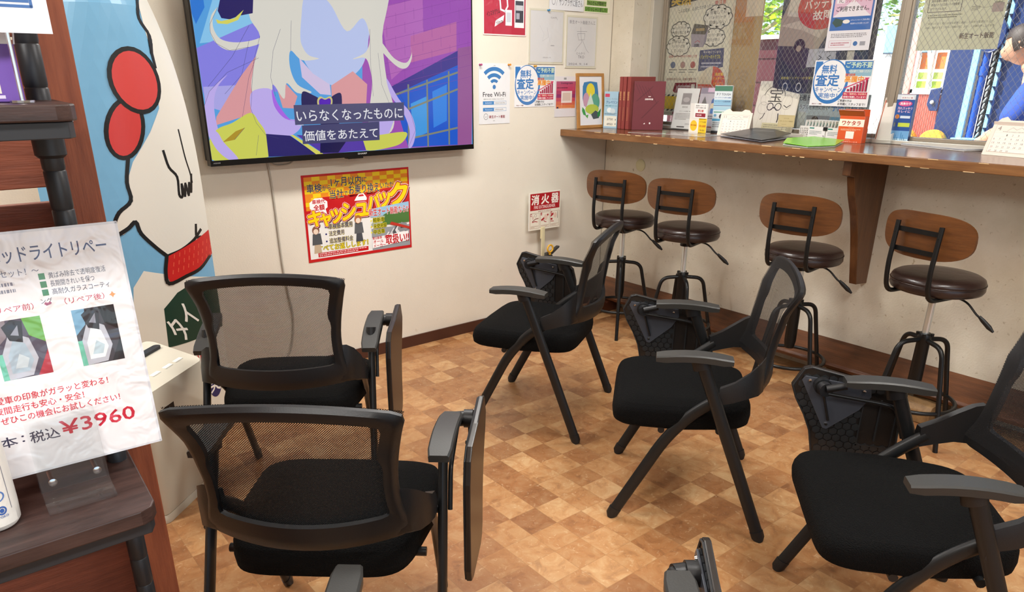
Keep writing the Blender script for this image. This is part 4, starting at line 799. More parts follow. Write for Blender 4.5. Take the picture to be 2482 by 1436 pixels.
# two autograph boards in clear sleeves
for x0, z0, nm in ((-.655, 1.478, 0), (-.378, 1.459, 1)):
    w, h = (.262, .280) if nm == 0 else (.250, .278)
    s = Sheet(w, h, 'd8d3bf', t=.003, step=.0002); s.rect(.035, .035, .965, .965, 'd3d2d2').frame(.035, .035, .965, .965, .0016, 'bdb894')
    g = '8f8d92'
    if nm == 0:
        s.line([(.62, .84), (.75, .86), (.80, .82)], .0012, g).text('さん江', .60, .84, .78, .87, g, 0).line([(.3, .7), (.42, .55), (.38, .42), (.55, .5), (.5, .68), (.6, .4)], .001, 'b4b2b6').scrib(.62, .33, .8, .36, 1, g).text('2024.6.14', .40, .11, .62, .135, g, 0)
    else:
        s.text('新生オート飯能さん江', .10, .84, .92, .91, '77757c', 0).line([(.45, .78), (.50, .5), (.35, .38), (.30, .32)], .0014, '77757c').line([(.34, .70), (.66, .71)], .0014, '77757c').line([(.36, .66), (.6, .67), (.58, .55), (.40, .54), (.36, .66)], .0014, '77757c').line([(.52, .54), (.66, .36), (.74, .30)], .0014, '77757c')
        s.text('とんかつ', .35, .265, .62, .31, '77757c', 0).text('TKO', .40, .19, .60, .245, '77757c', 0).text('2024. 9. 14', .10, .06, .72, .10, '77757c', 0)
    tag(s.build('autograph_board', PM_SLEEVE, (x0, -.0045, z0)), ('pale autograph board in a clear sleeve, the left of the two, hung a little higher' if nm == 0 else 'pale autograph board in a clear sleeve reading TKO, right of the other board'), 'autograph board', 'autograph boards on the wall')
s = Sheet(.262, .22, 'e6e7ea', step=.0002); s.text('サンプラザに飯さん', .28, .10, .97, .27, '55565c', .005).ell(.12, .2, .05, .09, '77787e', ring=.15).line([(.2, .1), (.24, .3), (.18, .4)], .0015, '88898f').rect(.3, .4, .9, .9, 'c9ccd4')
tag(s.build('laminated_notice', PM_SLEEVE, (-.512, -.0062, 1.757)), 'white laminated notice above the autograph boards, cut by the upper edge', 'notice')
s = Sheet(.21, .29, 'e8e6cf', step=.0002); s.rect(.03, .245, .40, .5, 'c65a4a').rect(.14, .26, .32, .48, 'dcb9a0').rect(.44, .25, .86, .5, '3a3b40').rect(.5, .3, .8, .4, 'b9b9bd')
s.rect(.10, .13, .86, .22, '7ba04a').text('TKOさんが取材で', .12, .14, .84, .21, '1f2a18', .03).rect(.03, .02, .92, .105, '6c9a3c').text('いらっしゃいました！', .06, .03, .90, .095, '1f2a18', .03)
tag(s.build('press_notice', PM_PAPER, (-.242, Y0, 1.756)), 'cream notice with green text bars in the corner above the framed picture', 'notice')
pin(-.52, 1.752, '3f87b8', 'blue push pin above the left autograph board', 'push_pin')
s = Sheet(.17, .222, 'e3dfe2', step=.0002)
for i, c in enumerate(('b3557a', 'b8496a', 'bd3f62', 'a8305e', '8e2a66', 'c2455a', 'd0664e', 'd97f4c')): s.rect(.06, .83-i*.0885, .96, .83-(i-1)*.0885 if i else .88, c)
s.text('Instagram', .28, .80, .82, .86, '3a2140', .01).scrib(.1, .70, .9, .74, 1, '4a1530', seed=8).rect(.30, .35, .80, .64, 'eadfda').rect(.36, .4, .74, .6, 'd8c2b4').rect(.1, .21, .18, .25, '3a2140').scrib(.25, .2, .8, .235, 1, 'f0c0a0', seed=2)
s.rect(.4, .92, .52, .97, '9a9a9a')
tag(s.build('pink_notice', PM_LAM, (-.449, Y0, 1.192)), 'pink and orange follow-us notice half hidden behind the wooden picture frame', 'notice')
# fire extinguisher sign on its post, and the extinguisher
fs = empty('fire_extinguisher_stand', (-.56, -.10, 0), label='white fire extinguisher stand with a red sign plate, in front of the screen wall', cat='sign stand')
s = Sheet(.248, .222, 'ece6d6', t=.006, step=.0002)
s.rect(.03, .53, .97, .97, 'ac0f1c').text('消', .07, .68, .30, .93, 'f5f0e6', .04).text('火', .38, .68, .62, .93, 'f5f0e6', .04).text('器', .70, .68, .93, .93, 'f5f0e6', .04)
s.text('FIRE EXTINGUISHER', .15, .565, .83, .65, 'f3d9d5', .02).text('使用方法 TO OPERATE', .28, .475, .70, .51, '8e2020', .01)
for i in range(3):
    a = .03+i*.325; s.frame(a, .05, a+.29, .455, .0014, '9a6a4a').rect(a+.01, .38, a+.055, .45, 'ac0f1c').text(str(i+1), a+.022, .395, a+.043, .435, 'f5f0e6', .02)
    s.scrib(a+.02, .065, a+.27, .12, 2, 'b08a70', seed=i)
s.line([(.10, .24), (.2, .30), (.29, .31)], .004, '7a1a20').line([(.10, .22), (.18, .24), (.26, .22)], .004, 'ac0f1c').ell(.2, .39, .04, .04, '8a5a50', ring=.15).line([(.12, .3), (.12, .38)], .003, 'ac0f1c')
s.line([(.40, .25), (.60, .38)], .011, 'ac0f1c').ell(.53, .32, .055, .08, 'e6c9b8').line([(.46, .24), (.5, .20), (.55, .19)], .004, 'ac0f1c')
s.poly([(.69, .30), (.78, .36), (.78, .42), (.69, .36)], 'ac0f1c').rect(.69, .22, .75, .27, 'ac0f1c').ell(.84, .34, .05, .07, 'e6c9b8').line([(.69, .19), (.79, .18)], .004, 'ac0f1c').line([(.92, .25), (.92, .43)], .003, '55423c')
adopt(s.build('sign_plate', PM_PAPER, (-.668, -.047, .556)), fs)
bm = B(); box(bm, -.012, .043, .0, .012, .05, .57); box(bm, -.016, .05, .50, .016, .056, .57); obj('post', bm, mat('ivory_post', 'd9cfa8', .5), fs, bevel=.002)
bm = B(); lathe(bm, [(.10, 0), (.10, .006), (.095, .03), (.088, .03), (.086, .012), (.01, .012)], n=32); obj('base', bm, mat('red_plastic_base', 'a3161c', .4), fs, smooth=40)
fe = empty('fire_extinguisher', (-.56, -.10, .0125), label='red fire extinguisher with yellow pin ring and black lever behind the first tablet chair', cat='fire extinguisher')
bm = B(); lathe(bm, [(.02, 0), (.055, .0), (.062, .012), (.063, .28), (.055, .32), (.030, .345), (.018, .35), (.018, .375)], n=32); obj('cylinder', bm, mat('extinguisher_red', 'b3151d', .25, coat=.6), fe, smooth=50)
M_XB = mat('extinguisher_black', '3a3a38', .45)
bm = B(); box(bm, -.02, -.012, .372, .03, .012, .395); prism(bm, [(-.02, .392), (.03, .398), (.085, .432), (.088, .441), (.075, .442), (.02, .415), (-.02, .41)], 1, -.011, .011); prism(bm, [(.0, .38), (.06, .378), (.082, .365), (.078, .358), (.055, .366), (.0, .365)], 1, -.011, .011)
obj('lever', bm, M_XB, fe, bevel=.003)
bm = B(); tube(bm, [(-.0+.021*math.cos(2*math.pi*i/20), -.02, .438+.021*math.sin(2*math.pi*i/20)) for i in range(20)], .0055, n=8, closed=True, side=(0, 1, 0)); box(bm, -.004, -.023, .40, .004, -.012, .422); obj('safety_pin', bm, mat('yellow_pin', 'd8a52c', .4), fe, smooth=50)
bm = B(); tube(bm, catmull([(-.02, 0, .385), (-.07, -.01, .37), (-.095, -.015, .28), (-.088, -.012, .15), (-.075, -.008, .10)]), .009, n=10); obj('hose', bm, M_XB, fe, smooth=50)

# ------------------------------------------------------------------ curved advertising column behind the purifier
CX, CY = -2.842, -.205
def colw(z): return .285 if z < 1.0 else .285*math.sqrt(max(1e-4, 1-((z-1.0)/.885)**2))
st = empty('advertising_column', (CX, CY, 0), label='tall curved cardboard column with sky blue top and white body, left of the television', cat='standee')
bm = B(); secs = []
for i in range(36):
    z = .002+i*(1.872/35); w = colw(z); P = []
    for j in range(25): u = -1+2*j/24; P.append((w*u, -.145*(1-u*u)*min(1, w/.2), z))
    for j in range(1, 24): u = 1-2*j/24; P.append((w*u, .09*(1-u*u)*min(1, w/.2), z))
    secs.append(P)
loft(bm, secs); obj('cardboard_body', bm, mat('column_cardboard', 'e4dfd2', .6), st, smooth=50)
s = Sheet(.57, 1.874, '72aacd', t=.0, step=.0006, back='72aacd')
def q(x, z): return ((x-CX+.285), z)     # metres on the printed front
def A_(pts): return [q(*p) for p in pts]
s.poly(A_([(-3.2+.075, 0), (CX+.285, 0), (CX+.285, .62), (-2.80, .70), (-2.86, .72), (-2.905, .66), (-2.93, .5), (-2.95, .3), (-2.95, 0)]), 'ddd9cc', absu=True)
BODY = [(-2.705, 1.64), (-2.70, 1.56), (-2.69, 1.50), (-2.693, 1.42), (-2.70, 1.30), (-2.75, 1.22), (-2.83, 1.12), (-2.862, 1.05), (-2.862, .98), (-2.885, .955), (-2.92, .93), (-2.928, .88), (-2.905, .862), (-2.86, .90), (-2.835, .84), (-2.80, .80), (-2.77, .765), (-2.557, .80), (-2.557, 1.75), (-2.66, 1.75)]
s.poly(A_(BODY), 'dcd9ce', absu=True)
def aline(pts, w, c):
    s.n += 1
    pts = catmull([(p[0], p[1], 0) for p in pts], 4)
    for a, b in zip(pts, pts[1:]):
        a, b = Vector((a.x-CX+.285, a.y)), Vector((b.x-CX+.285, b.y)); d = (b-a)
        if d.length < 1e-5: continue
        d.normalize(); k = Vector((-d.y, d.x))*w/2; s.poly([tuple(v) for v in (a-k-d*w*.35, b-k+d*w*.35, b+k+d*w*.35, a+k-d*w*.35)], c, 0, absu=True)
BK = '141414'
def blob(cx, cz, rx, rz, rot, c, n=26):
    return [q(cx+rx*math.cos(t)*math.cos(rot)-rz*math.sin(t)*math.sin(rot), cz+rx*math.cos(t)*math.sin(rot)+rz*math.sin(t)*math.cos(rot)) for t in [2*math.pi*i/n for i in range(n)]]
# plain red rounded shapes with black outline
for e, c in ((.015, BK), (0, 'c33a38')):
    s.poly(blob(-2.835, 1.235, .052+e, .095+e, R(-18), c), c, absu=True)
for e, c in ((.015, BK), (0, 'c8403d')):
    s.poly(blob(-2.770, 1.395, .078+e, .098+e, R(10), c), c, absu=True)
aline([(-2.705, 1.66), (-2.715, 1.60), (-2.685, 1.545), (-2.69, 1.49)], .012, BK)
aline([(-2.69, 1.56), (-2.69, 1.50), (-2.685, 1.44)], .009, BK)
aline([(-2.845, 1.13), (-2.862, 1.05), (-2.860, .985), (-2.905, .945), (-2.928, .90), (-2.925, .862)], .013, BK)
aline([(-2.925, .862), (-2.885, .885), (-2.857, .905), (-2.845, .86), (-2.80, .80), (-2.765, .762)], .014, BK)
aline([(-2.765, .762), (-2.70, .775), (-2.64, .80), (-2.60, .83)], .013, BK); aline([(-2.62, .855), (-2.625, .81), (-2.60, .80), (-2.565, .77)], .011, BK)
s.poly(A_([(-2.768, .76), (-2.62, .80), (-2.557, .82), (-2.557, .72), (-2.60, .69), (-2.66, .675), (-2.77, .66), (-2.785, .70)]), 'c0201f', absu=True)
aline([(-2.768, .76), (-2.782, .70), (-2.775, .655), (-2.70, .668), (-2.63, .68), (-2.57, .715)], .014, BK)
for i in range(26):
    x = -2.755+.2*((i*7) % 26)/26; z = .69+.085*((i*11) % 26)/26; aline([(x, z), (x+.003, z+.013)], .004, 'd9553f')
aline([(-2.712, 1.15), (-2.70, 1.09), (-2.672, 1.05), (-2.675, .985), (-2.662, .975), (-2.657, 1.02), (-2.65, .975), (-2.64, 1.02), (-2.632, .975), (-2.622, 1.02), (-2.618, .985), (-2.605, 1.05)], .010, BK)
aline([(-2.632, 1.22), (-2.622, 1.12), (-2.610, 1.06), (-2.606, 1.02)], .006, BK)
s.poly(A_([(-2.812, .56), (-2.75, .612), (-2.66, .64), (-2.557, .60), (-2.557, .40), (-2.82, .40)]), '17392c', absu=True)
s.text('タイ', (q(-2.805, 0)[0])/s.w, .43/s.h, (q(-2.685, 0)[0])/s.w, .545/s.h, 'e8e6de', .02, rot=.75)
s.text('車検', (q(-2.735, 0)[0])/s.w, .17/s.h, (q(-2.675, 0)[0])/s.w, .33/s.h, 'c4141c', .04, rot=.1)
s.poly(blob(-2.645, .185, .036, .07, R(0), '23265f'), '23265f', absu=True); s.text('実', (q(-2.672, 0)[0])/s.w, .14/s.h, (q(-2.62, 0)[0])/s.w, .23/s.h, 'eeece4', .03)
def colmap(v):
    z = min(max(v.y, .001), 1.873); w = colw(z); x = v.x-.285; u = max(-1, min(1, x/w))
    x = u*w; y = -.145*(1-u*u)*min(1, w/.2)-.0045-max(0, v.z)
    return Vector((x, y, z))
o = s.build('printed_front', PM_CURVE, (0, 0, 0), maxedge=.016, fmap=colmap); o.matrix_world = Matrix.Identity(4); o.parent = st

# ------------------------------------------------------------------ air purifier
ap = empty('air_purifier', (-3.0, -.790, 0), R(42), label='slim white air purifier on the floor in front of the curved column', cat='air purifier')
M_AP = mat('cream_white_plastic', 'cec9b8', .38)
def rr(w, d, r, n=5, front=0):
    P = []
    for cx, cy, a0 in ((w-r, d-r, 0), (-w+r, d-r, 90), (-w+r, -d+r, 180), (w-r, -d+r, 270)):
        for i in range(n+1): a = R(a0+90*i/n); P.append((cx+r*math.cos(a), cy+r*math.sin(a)))
    return P
bm = B(); secs = []
for z, sc in ((.03, .985), (.05, 1), (.455, 1), (.470, .985)): secs.append([(x*sc, y*sc, z-(.0 if z < .4 else (-(y+.10)*.28))) for x, y in rr(.178, .105, .03)])
loft(bm, secs); obj('body', bm, M_AP, ap, smooth=35)
bm = B(); secs = []
for z, sc in ((.0, 1.02), (.012, 1.03), (.028, .99)): secs.append([(x*sc, y*sc, z) for x, y in rr(.178, .105, .03)])
loft(bm, secs); obj('base', bm, M_AP, ap, smooth=35)
bm = B(); prism(bm, [(x, y) for x, y in rr(.12, .014, .013)], 2, .510, .5195, M=Matrix.Translation((.035, .05, 0))); obj('air_outlet', bm, mat('dark_outlet', '1c1f26', .4), ap)
bm = B(); 
for x in (-.09, -.02, .05, .11): box(bm, x-.022, -.055, .478, x+.022, -.035, .4868)
obj('buttons', bm, mat('pale_buttons', 'efeee6', .4), ap, bevel=.002)
t_ = Sheet(.052, .06, '141416', t=.0004)
for i, (x, y) in enumerate([(.3, .62), (.5, .62), (.7, .62), (.4, .5), (.6, .5), (.5, .38)]): t_.ell(x, y, .05, .045, 'c9c9cc', n=8)
t_.rect(.48, .74, .52, .85, 'c9c9cc').scrib(.25, .15, .8, .2, 1, '77777a'); t_.build('cluster_badge', PM_PAPER, (0, 0, 0)); o = bpy.data.objects['cluster_badge']; o.parent = ap; o.matrix_local = Matrix(((1,0,0,-.085),(0,0,-1,-.1062),(0,1,0,.335),(0,0,0,1)))
t_ = Sheet(.045, .009, 'dfdccd', t=.0004); t_.text('SHARP', .02, .05, .98, .95, '3a3a3a', .03); t_.build('maker_badge', PM_PAPER, (0, 0, 0)); o = bpy.data.objects['maker_badge.001']; o.parent = ap; o.matrix_local = Matrix(((1,0,0,.045),(0,0,-1,-.1062),(0,1,0,.10),(0,0,0,1)))

# ------------------------------------------------------------------ reddish timber partition, display rack and what stands on it
M_RED = wood('reddish_stained_timber', '9a5537', '7a3d26', .55, (14, 14, 1.2), 4, bump=.15)
M_REDP = wood('reddish_stained_planks', '95523a', '6f3a28', .55, (1.2, 14, 14), 4, bump=.15)
pa = empty('timber_partition', (-3.9, -2.05, 0), label='reddish stained timber partition of level planks behind the display rack', cat='partition')
bm = B(); box(bm, .590, -.075, .001, .634, .014, 2.40); box(bm, -1.4, -.06, .001, -1.35, .014, 2.40); obj('post', bm, M_RED, pa, bevel=.002)
z = .03; k = 0
while z < 2.2:
    h = .20 if k not in (5,) else .186
    bm = B(); box(bm, -1.4, .0145, z, .590, .032, z+h); obj('plank', bm, M_REDP, pa, bevel=.002); z += h+(.022 if k == 5 else .004); k += 1
for z in (.905, .36, 1.02, 1.355):
    bm = B(); lathe(bm, [(.006, 0), (.005, .002), (.001, .0025)], (.612, -.0752, z), n=12, ax=Matrix.Rotation(R(90), 4, 'X')); obj('screw', bm, M_SCR, pa, smooth=40)
M_DW = wood('dark_walnut_board', '4b3631', '2f201d', .42, (1.6, 14, 14), 5)
rk = empty('display_rack', (-3.60, -2.25, 0), label='display rack of dark boards on black ribbed pipes at the left edge', cat='rack')
M_PIPE = mat('black_pipe', '2b2d31', .42, metal=.2)
for z0, th in ((.875, .022), (1.384, .018), (.34, .022)):
    bm = B(); P = [(-.42, -.125), (.262, -.125), (.277, -.119), (.284, -.105), (.292, .085), (-.42, .085)]
    prism(bm, P, 2, z0-th, z0); sh = obj('shelf', bm, M_DW, rk, bevel=.002)
    bm = B(); prism(bm, [(-.415, -.119), (.272, -.119), (.280, -.102), (.286, .08), (-.415, .08)], 2, z0-th-.018, z0-th-.0003); obj('under_panel', bm, mat('black_under_panel', '26282c', .5), sh, bevel=.001)
for x in (.272, -.40):
    for y in (.050, ):
        bm = B(); prof = [(.0125, .0)]
        z = .0
        while z < 2.0:
            prof += [(.0135, z+.002), (.0135, z+.047), (.0125, z+.0485)]; z += .05
        lathe(bm, prof[1:], (x, y, .0), n=20); obj('pipe', bm, M_PIPE, rk, smooth=35)
        for s0 in (.34, .875, 1.384):
            bm = B(); lathe(bm, [(.0145, s0-.07), (.0185, s0-.066), (.0185, s0-.0415), (.0145, s0-.041)], (x, y, 0), n=20); obj('pipe_collar', bm, M_PIPE, rk, smooth=35)
# price sign in an acrylic holder
SW, SH = .216, .318
s = Sheet(SW, SH, 'eeedf1', step=.0001, t=.0012)
s.frame(.005, .005, .995, .995, .003, 'd9dbe2')
def G(t, gap, wd, y0, y1, c, b=.012): s.text(t, 1-(gap+wd)/SW, y0/SH, 1-gap/SW, y1/SH, c, b)      # metres from the right and lower edges
G('ヘッドライトリペー', .018, .133, .279, .298, '3f4470', .012)
G('～くすみリセット！～', .100, .085, .262, .271, '5a5d7a', 0)
for i, (t, g_, w_) in enumerate((('黄ばみ除去で透明度復活', .025, .066), ('長期間きれいを保つ', .040, .051), ('高耐久ガラスコーティ', .024, .067))): s.rect(1-.102/SW, (.254-i*.0105)/SH, 1-.095/SW, (.262-i*.0105)/SH, '4c8a64'); G(t, g_, w_, .254-i*.0105, .262-i*.0105, '4a4d66', 0)
G('ング', .093, .013, .223, .230, '4a4d66', 0)
s.scrib(.10, .73, .40, .81, 3, '8a8da0', seed=5)
G('（リペア前）', .115, .046, .218, .2265, 'c0566a', .01); G('⇔', .094, .009, .220, .2255, 'b05a80', .01); G('（リペア後）', .033, .047, .218, .2265, 'c0566a', .01); G('✦', .019, .008, .218, .2265, 'e8955a', 0)
for gp, gq, k_ in ((.111, .166, 0), (.0245, .0755, 1)):
    b_ = 1-gp/SW; a = 1-gq/SW; w_ = b_-a
    def F(u, v): return (a+w_*u, (.132+.077*v)/SH)
    s.poly([F(0, 0), F(1, 0), F(1, 1), F(0, 1)], '3d3a44' if k_ else '565264')
    s.poly([F(0, .55), F(.25, .72), F(.3, 1), F(0, 1)], '77a7c8' if k_ else '8a7f88').poly([F(.62, 1), F(1, 1), F(1, .55), F(.7, .7)], '1c1e26' if k_ else '6fae5c').poly([F(.7, 0), F(1, 0), F(1, .42)], '20222c' if k_ else 'b33c4c').poly([F(0, 0), F(.25, 0), F(.12, .45), F(0, .45)], '6fbfa8')
    s.poly([F(.12, 0), F(.6, .02), F(.78, .3), F(.68, .66), F(.32, .8), F(.1, .45)], 'b9bcc8').poly([F(.2, .1), F(.55, .1), F(.68, .28), F(.58, .58), F(.36, .66), F(.2, .4)], 'e6eef2' if k_ else 'a9bccb').poly([F(.28, .18), F(.52, .17), F(.6, .32), F(.42, .42)], 'b9cdd8' if k_ else 'c9d6de')
    s.poly([F(.3, .66), F(.55, .6), F(.62, .95), F(.4, 1), F(.2, .9)], '2a2a33').poly([F(.34, .75), F(.5, .72), F(.52, .9)], '8f93a2')
G('愛車の印象がガラッと変わる！', .051, .130, .102, .112, 'cf2f45', .015)
G('夜間走行も安心・安全！', .083, .102, .0885, .0985, 'cf2f45', .015)
G('ぜひこの機会にお試しください！', .041, .140, .075, .085, 'cf2f45', .015)
G('￥', .097, .022, .044, .063, 'c81f3c', .03); G('3960', .027, .067, .044, .063, 'c81f3c', .02); G('税込', .121, .034, .042, .058, '2b2f4e', .012); G('：', .161, .003, .047, .056, '2b2f4e', .01); G('1本', .169, .028, .044, .058, '2b2f4e', .012)
U_ = Vector((1, -.035, 0)).normalized(); V_ = Vector((0, .09, 1)).normalized()
o = s.build('price_sign', print_mat('glossy_laminated_sign', .3, coat=1, bump=.45, bscale=26), (-3.4915, -2.2590, .916), U_, V_); tag(o, 'white laminated headlight repair price sign reading 3960 yen', 'sign')
ah = empty('acrylic_sign_holder', (-3.393, -2.268, .8755), label='clear acrylic sign holder clasping the headlight repair price sign', cat='sign holder')
bm = B()
prism(bm, [(-.045, .0), (-.010, .0), (-.007, .004), (-.004, .008), (.008, .118), (.005, .118), (-.007, .012), (-.045, .003)], 0, -.041, .041, M=Matrix.Translation((0, .0, 0)))
obj('front_plate', bm, ACRYL, ah)
bm = B(); prism(bm, [(.022, .0), (.025, .0), (.041, .150), (.038, .150)], 0, -.041, .041); obj('back_plate', bm, ACRYL, ah)
for x in (-.026, .028):
    bm = B(); tube(bm, [(x, -.003, .026), (x, .025, .028)], .0035, n=12); lathe(bm, [(.0055, 0), (.0055, .002), (.003, .003)], (x, -.003, .026), n=12, ax=Matrix.Rotation(R(90), 4, 'X')); obj('spacer_stud', bm, M_SCR, ah, smooth=40)
# white bottle, left
bm = B(); lathe(bm, [(.016, 0), (.023, .001), (.0265, .006), (.0275, .03), (.0275, .105), (.025, .125), (.013, .138), (.011, .15)], n=32)
bo = tag(obj('spray_bottle', bm, mat('white_bottle', 'eeece6', .3), loc=(-3.489, -2.292, .8755), smooth=40), 'white plastic bottle with blue printing at the left edge of the rack', 'bottle')
s = Sheet(.05, .10, 'eeece6', t=0, step=.0002); s.ell(.55, .62, .22, .14, '3a63b0', ring=.12).ell(.6, .42, .2, .08, '5a80c0', ring=.2).ell(.66, .22, .11, .06, '3a63b0', ring=.35).ell(.66, .22, .05, .03, '3a63b0').text('YOKO', .54, .12, .78, .15, '3a63b0', .01).line([(.9, .2), (.9, .8)], .0008, '7a7f90').text('水', .4, .5, .6, .62, '3a63b0', 0)
o = s.build('label_print', PM_PAPER, (0, 0, 0), maxedge=.012, fmap=lambda v: Vector(((.0277+max(0, v.z))*math.sin((v.x-.025)/.0275), -(.0277+max(0, v.z))*math.cos((v.x-.025)/.0275), v.y+.008))); o.matrix_world = Matrix.Identity(4); o.parent = bo
# purple sample box and sleeved card on the upper shelf
M_PUR = mat('purple_carton', '6a4aa0', .45)
bx = empty('purple_carton', (-3.385, -2.275, 1.3845), R(-6), label='open purple sample carton on the upper rack board', cat='box')
bm = B(); box(bm, -.035, -.022, 0, .033, .03, .060); obj('carton_body', bm, M_PUR, bx, bevel=.0005)
bm = B(); prism(bm, [(-.022, .060), (-.030, .118), (-.029, .118), (-.0205, .060)], 0, -.035, .028); prism(bm, [(.033, .060), (.040, .108), (.041, .108), (.0345, .060)], 1, -.02, .028); obj('flap', bm, mat('white_carton_inside', 'dcdce2', .5), bx)
s = Sheet(.066, .058, '6a4aa0', t=.0002); s.text('PURPLE', .10, .80, .62, .90, 'ece6f5', .03).text('PAPER', .10, .66, .62, .76, 'ece6f5', .03).text('公式サイト', .1, .56, .62, .62, 'b9a8dc', .01).rect(.10, .14, .70, .50, 'd8d2c8').rect(.10, .05, .74, .11, 'cfc6e0')
o = s.build('printed_label', PM_PAPER, (0, 0, 0)); o.parent = bx; o.matrix_local = Matrix(((1,0,0,-.034),(0,0,-1,-.0225),(0,1,0,.001),(0,0,0,1)))
s = Sheet(.085, .12, 'e4e6ee', step=.0002); s.rect(.04, .25, .80, .98, '2b5a9a').frame(.04, .22, .82, .98, .003, '2b5a9a').rect(.1, .45, .6, .6, '6f93c2').rect(.84, .3, .97, .9, 'd9c4bc')
tag(s.build('sleeved_card', PM_SLEEVE, (-3.402, -2.322, 1.455), (1, .02, 0), (0, .03, 1)), 'blue and white card in a clear plastic sleeve above the upper rack board', 'card')
bm = B(); tube(bm, [(-3.36, -2.318, 1.385), (-3.36, -2.319, 1.46)], .002, n=6); lathe(bm, [(.012, 1.3845), (.012, 1.387)], (-3.36, -2.318, 0), n=12); tag(obj('card_clip', bm, M_SCR), 'thin wire card clip carrying the sleeved card on the rack', 'clip')
# ------------------------------------------------------------------ things on the window counter (top at 1.123)
T = 1.1235
def rot_empty(name, x, y, z, deg, **k): return empty(name, (x, y, z), R(deg), **k)
def place(o, par, x=0, y=0, z=0): o.parent = par; o.matrix_local = Matrix.Translation((x, y, z)) @ Matrix(((1,0,0,0),(0,0,-1,0),(0,1,0,0),(0,0,0,1))); return o
# framed picture leaning on the screen wall
pf = rot_empty('picture_frame', -.176, -.036, T, 0, label='wooden picture frame with a sun and hills painting, leaning at the counter end', cat='picture frame')
LM = Matrix.Rotation(R(-5.2), 4, 'X')
bm = B()
for b_ in [(-.112, -.006, 0, .112, .008, .017), (-.112, -.006, .292, .112, .008, .309), (-.112, -.006, .017, -.094, .008, .292), (.094, -.006, .017, .112, .008, .292)]: box(bm, *b_, M=LM)
obj('frame', bm, mat('oak_frame', 'c08a4a', .45, noise=.25, nscale=12), pf, bevel=.001)
s = Sheet(.188, .275, 'e9e9ec', step=.00015)
s.poly([(.20, .40), (.14, .55), (.16, .80), (.22, .88), (.5, .90), (.80, .88), (.84, .7), (.86, .5), (.8, .40)], '3f7fb0').ell(.50, .71, .19, .15, 'e6d53c').ell(.30, .52, .14, .15, 'c79ab0').ell(.70, .48, .2, .17, '5fa58c')
s.poly([(.5, .66), (.38, .50), (.25, .30), (.5, .20), (.7, .24), (.62, .45)], 'cfe0d2').ell(.55, .33, .3, .10, 'b8c84a').poly([(.12, .38), (.22, .32), (.28, .2), (.16, .22), (.10, .30)], '3f9a4a').poly([(.5, .22), (.6, .12), (.85, .14), (.9, .24), (.7, .30)], '4a5358').poly([(.78, .24), (.95, .34), (.9, .18), (.8, .16)], '2f8a46').poly([(.24, .2), (.34, .14), (.38, .22)], '5aa84a')
o = s.build('painting', PM_PAPER, (0, 0, 0)); o.parent = pf; o.matrix_local = LM @ Matrix(((1,0,0,-.094),(0,0,-1,-.0015),(0,1,0,.017),(0,0,0,1)))
# flat printed boxes
def carton(name, x, y, w, d, h, deg, m, sheet, pm=PM_PAPER, **k):
    e = rot_empty(name, x, y, T, deg, **k)
    bm = B(); box(bm, -w/2, 0, 0, w/2, d, h); obj('carton_body', bm, m, e, bevel=.0006)
    place(sheet.build('printed_front', pm, (0, 0, 0)), e, -w/2, -.0006, 0); return e
s = Sheet(.10, .205, 'a9cbe0', step=.0002); s.rect(.05, .86, .38, .95, 'd0486a').text('くらしに、クレベリン', .1, .79, .95, .83, '3a5a7a', 0).text('クレベリン', .14, .68, .95, .76, '2b5f9a', .03).text('空間に浮遊するウイルス', .1, .60, .95, .64, '2b8aa0', .02).ell(.4, .50, .18, .07, 'e6eef2').ell(.65, .48, .18, .07, 'd0dde4').scrib(.05, .37, .95, .42, 2, '5a6a7a')
s.rect(.05, .05, .95, .34, 'f0eee0').text('2750', .25, .22, .68, .28, '4a4a4a', .01).text('4950', .25, .08, .68, .14, '4a4a4a', .01).rect(.85, .1, .9, .14, '666666').rect(.85, .22, .9, .26, '666666')
carton('deodoriser_box', -.092, -.112, .10, .030, .207, -82, mat('pale_blue_card', 'a9cbe0', .5), s, label='narrow pale blue box with price lines beside the wooden picture frame', cat='box')
bm = B(); box(bm, -.095, -.178, T, .02, -.170, T+.20); tag(obj('black_folder', bm, M_BLKP, bevel=.001), 'thin black folder standing between the pale blue box and the red albums', 'folder')
M_BOOK = mat('maroon_album', '8f3f3b', .4, noise=.12, nscale=20)
M_BK2 = mat('dark_maroon_album', '6c2932', .38, noise=.3, nscale=6)
for i, (y, l) in enumerate(((-.203, 'leftmost of the three upright red albums'), (-.231, 'middle one of the three upright red albums'), (-.264, 'third upright red album, against the leaning one'))):
    e = rot_empty('red_album', -.112, y, T, 0, label=l+', gold spine lettering', cat='album', group='upright red albums')
    bm = B(); box(bm, 0, -.0125, 0, .215, .0125, .290); obj('cover', bm, M_BOOK, e, bevel=.002)
    s = Sheet(.021, .28, '8f3f3b', t=0, step=.0002)
    for j, ch in enumerate('自動車検査'): s.text(ch, .25, .70-j*.035, .75, .73-j*.035, 'dcae74', .02)
    for j in range(9): s.rect(.42, .40-j*.03, .58, .418-j*.03, 'c08a58')
    o = s.build('spine_print', PM_PAPER, (0, 0, 0)); o.parent = e; o.matrix_local = Matrix(((0,0,-1,-.0004),(-1,0,0,.0105),(0,1,0,.005),(0,0,0,1)))
e = rot_empty('leaning_album', -.105, -.298, T, -47, label='dark maroon album with white title facing the room, in front of the red albums', cat='album')
bm = B(); box(bm, 0, 0, 0, .178, .018, .266); obj('cover', bm, M_BK2, e, bevel=.002)
s = Sheet(.176, .264, '6c2932', t=0, step=.0002)
for a in range(5): s.line([(.05+.1*a, .95-.02*a), (.2+.14*a, .75-.05*a)], .003, '5c222b')
s.line([(.1, .6), (.6, .9)], .004, '5e242d').line([(.3, .25), (.8, .6)], .004, '5e242d')
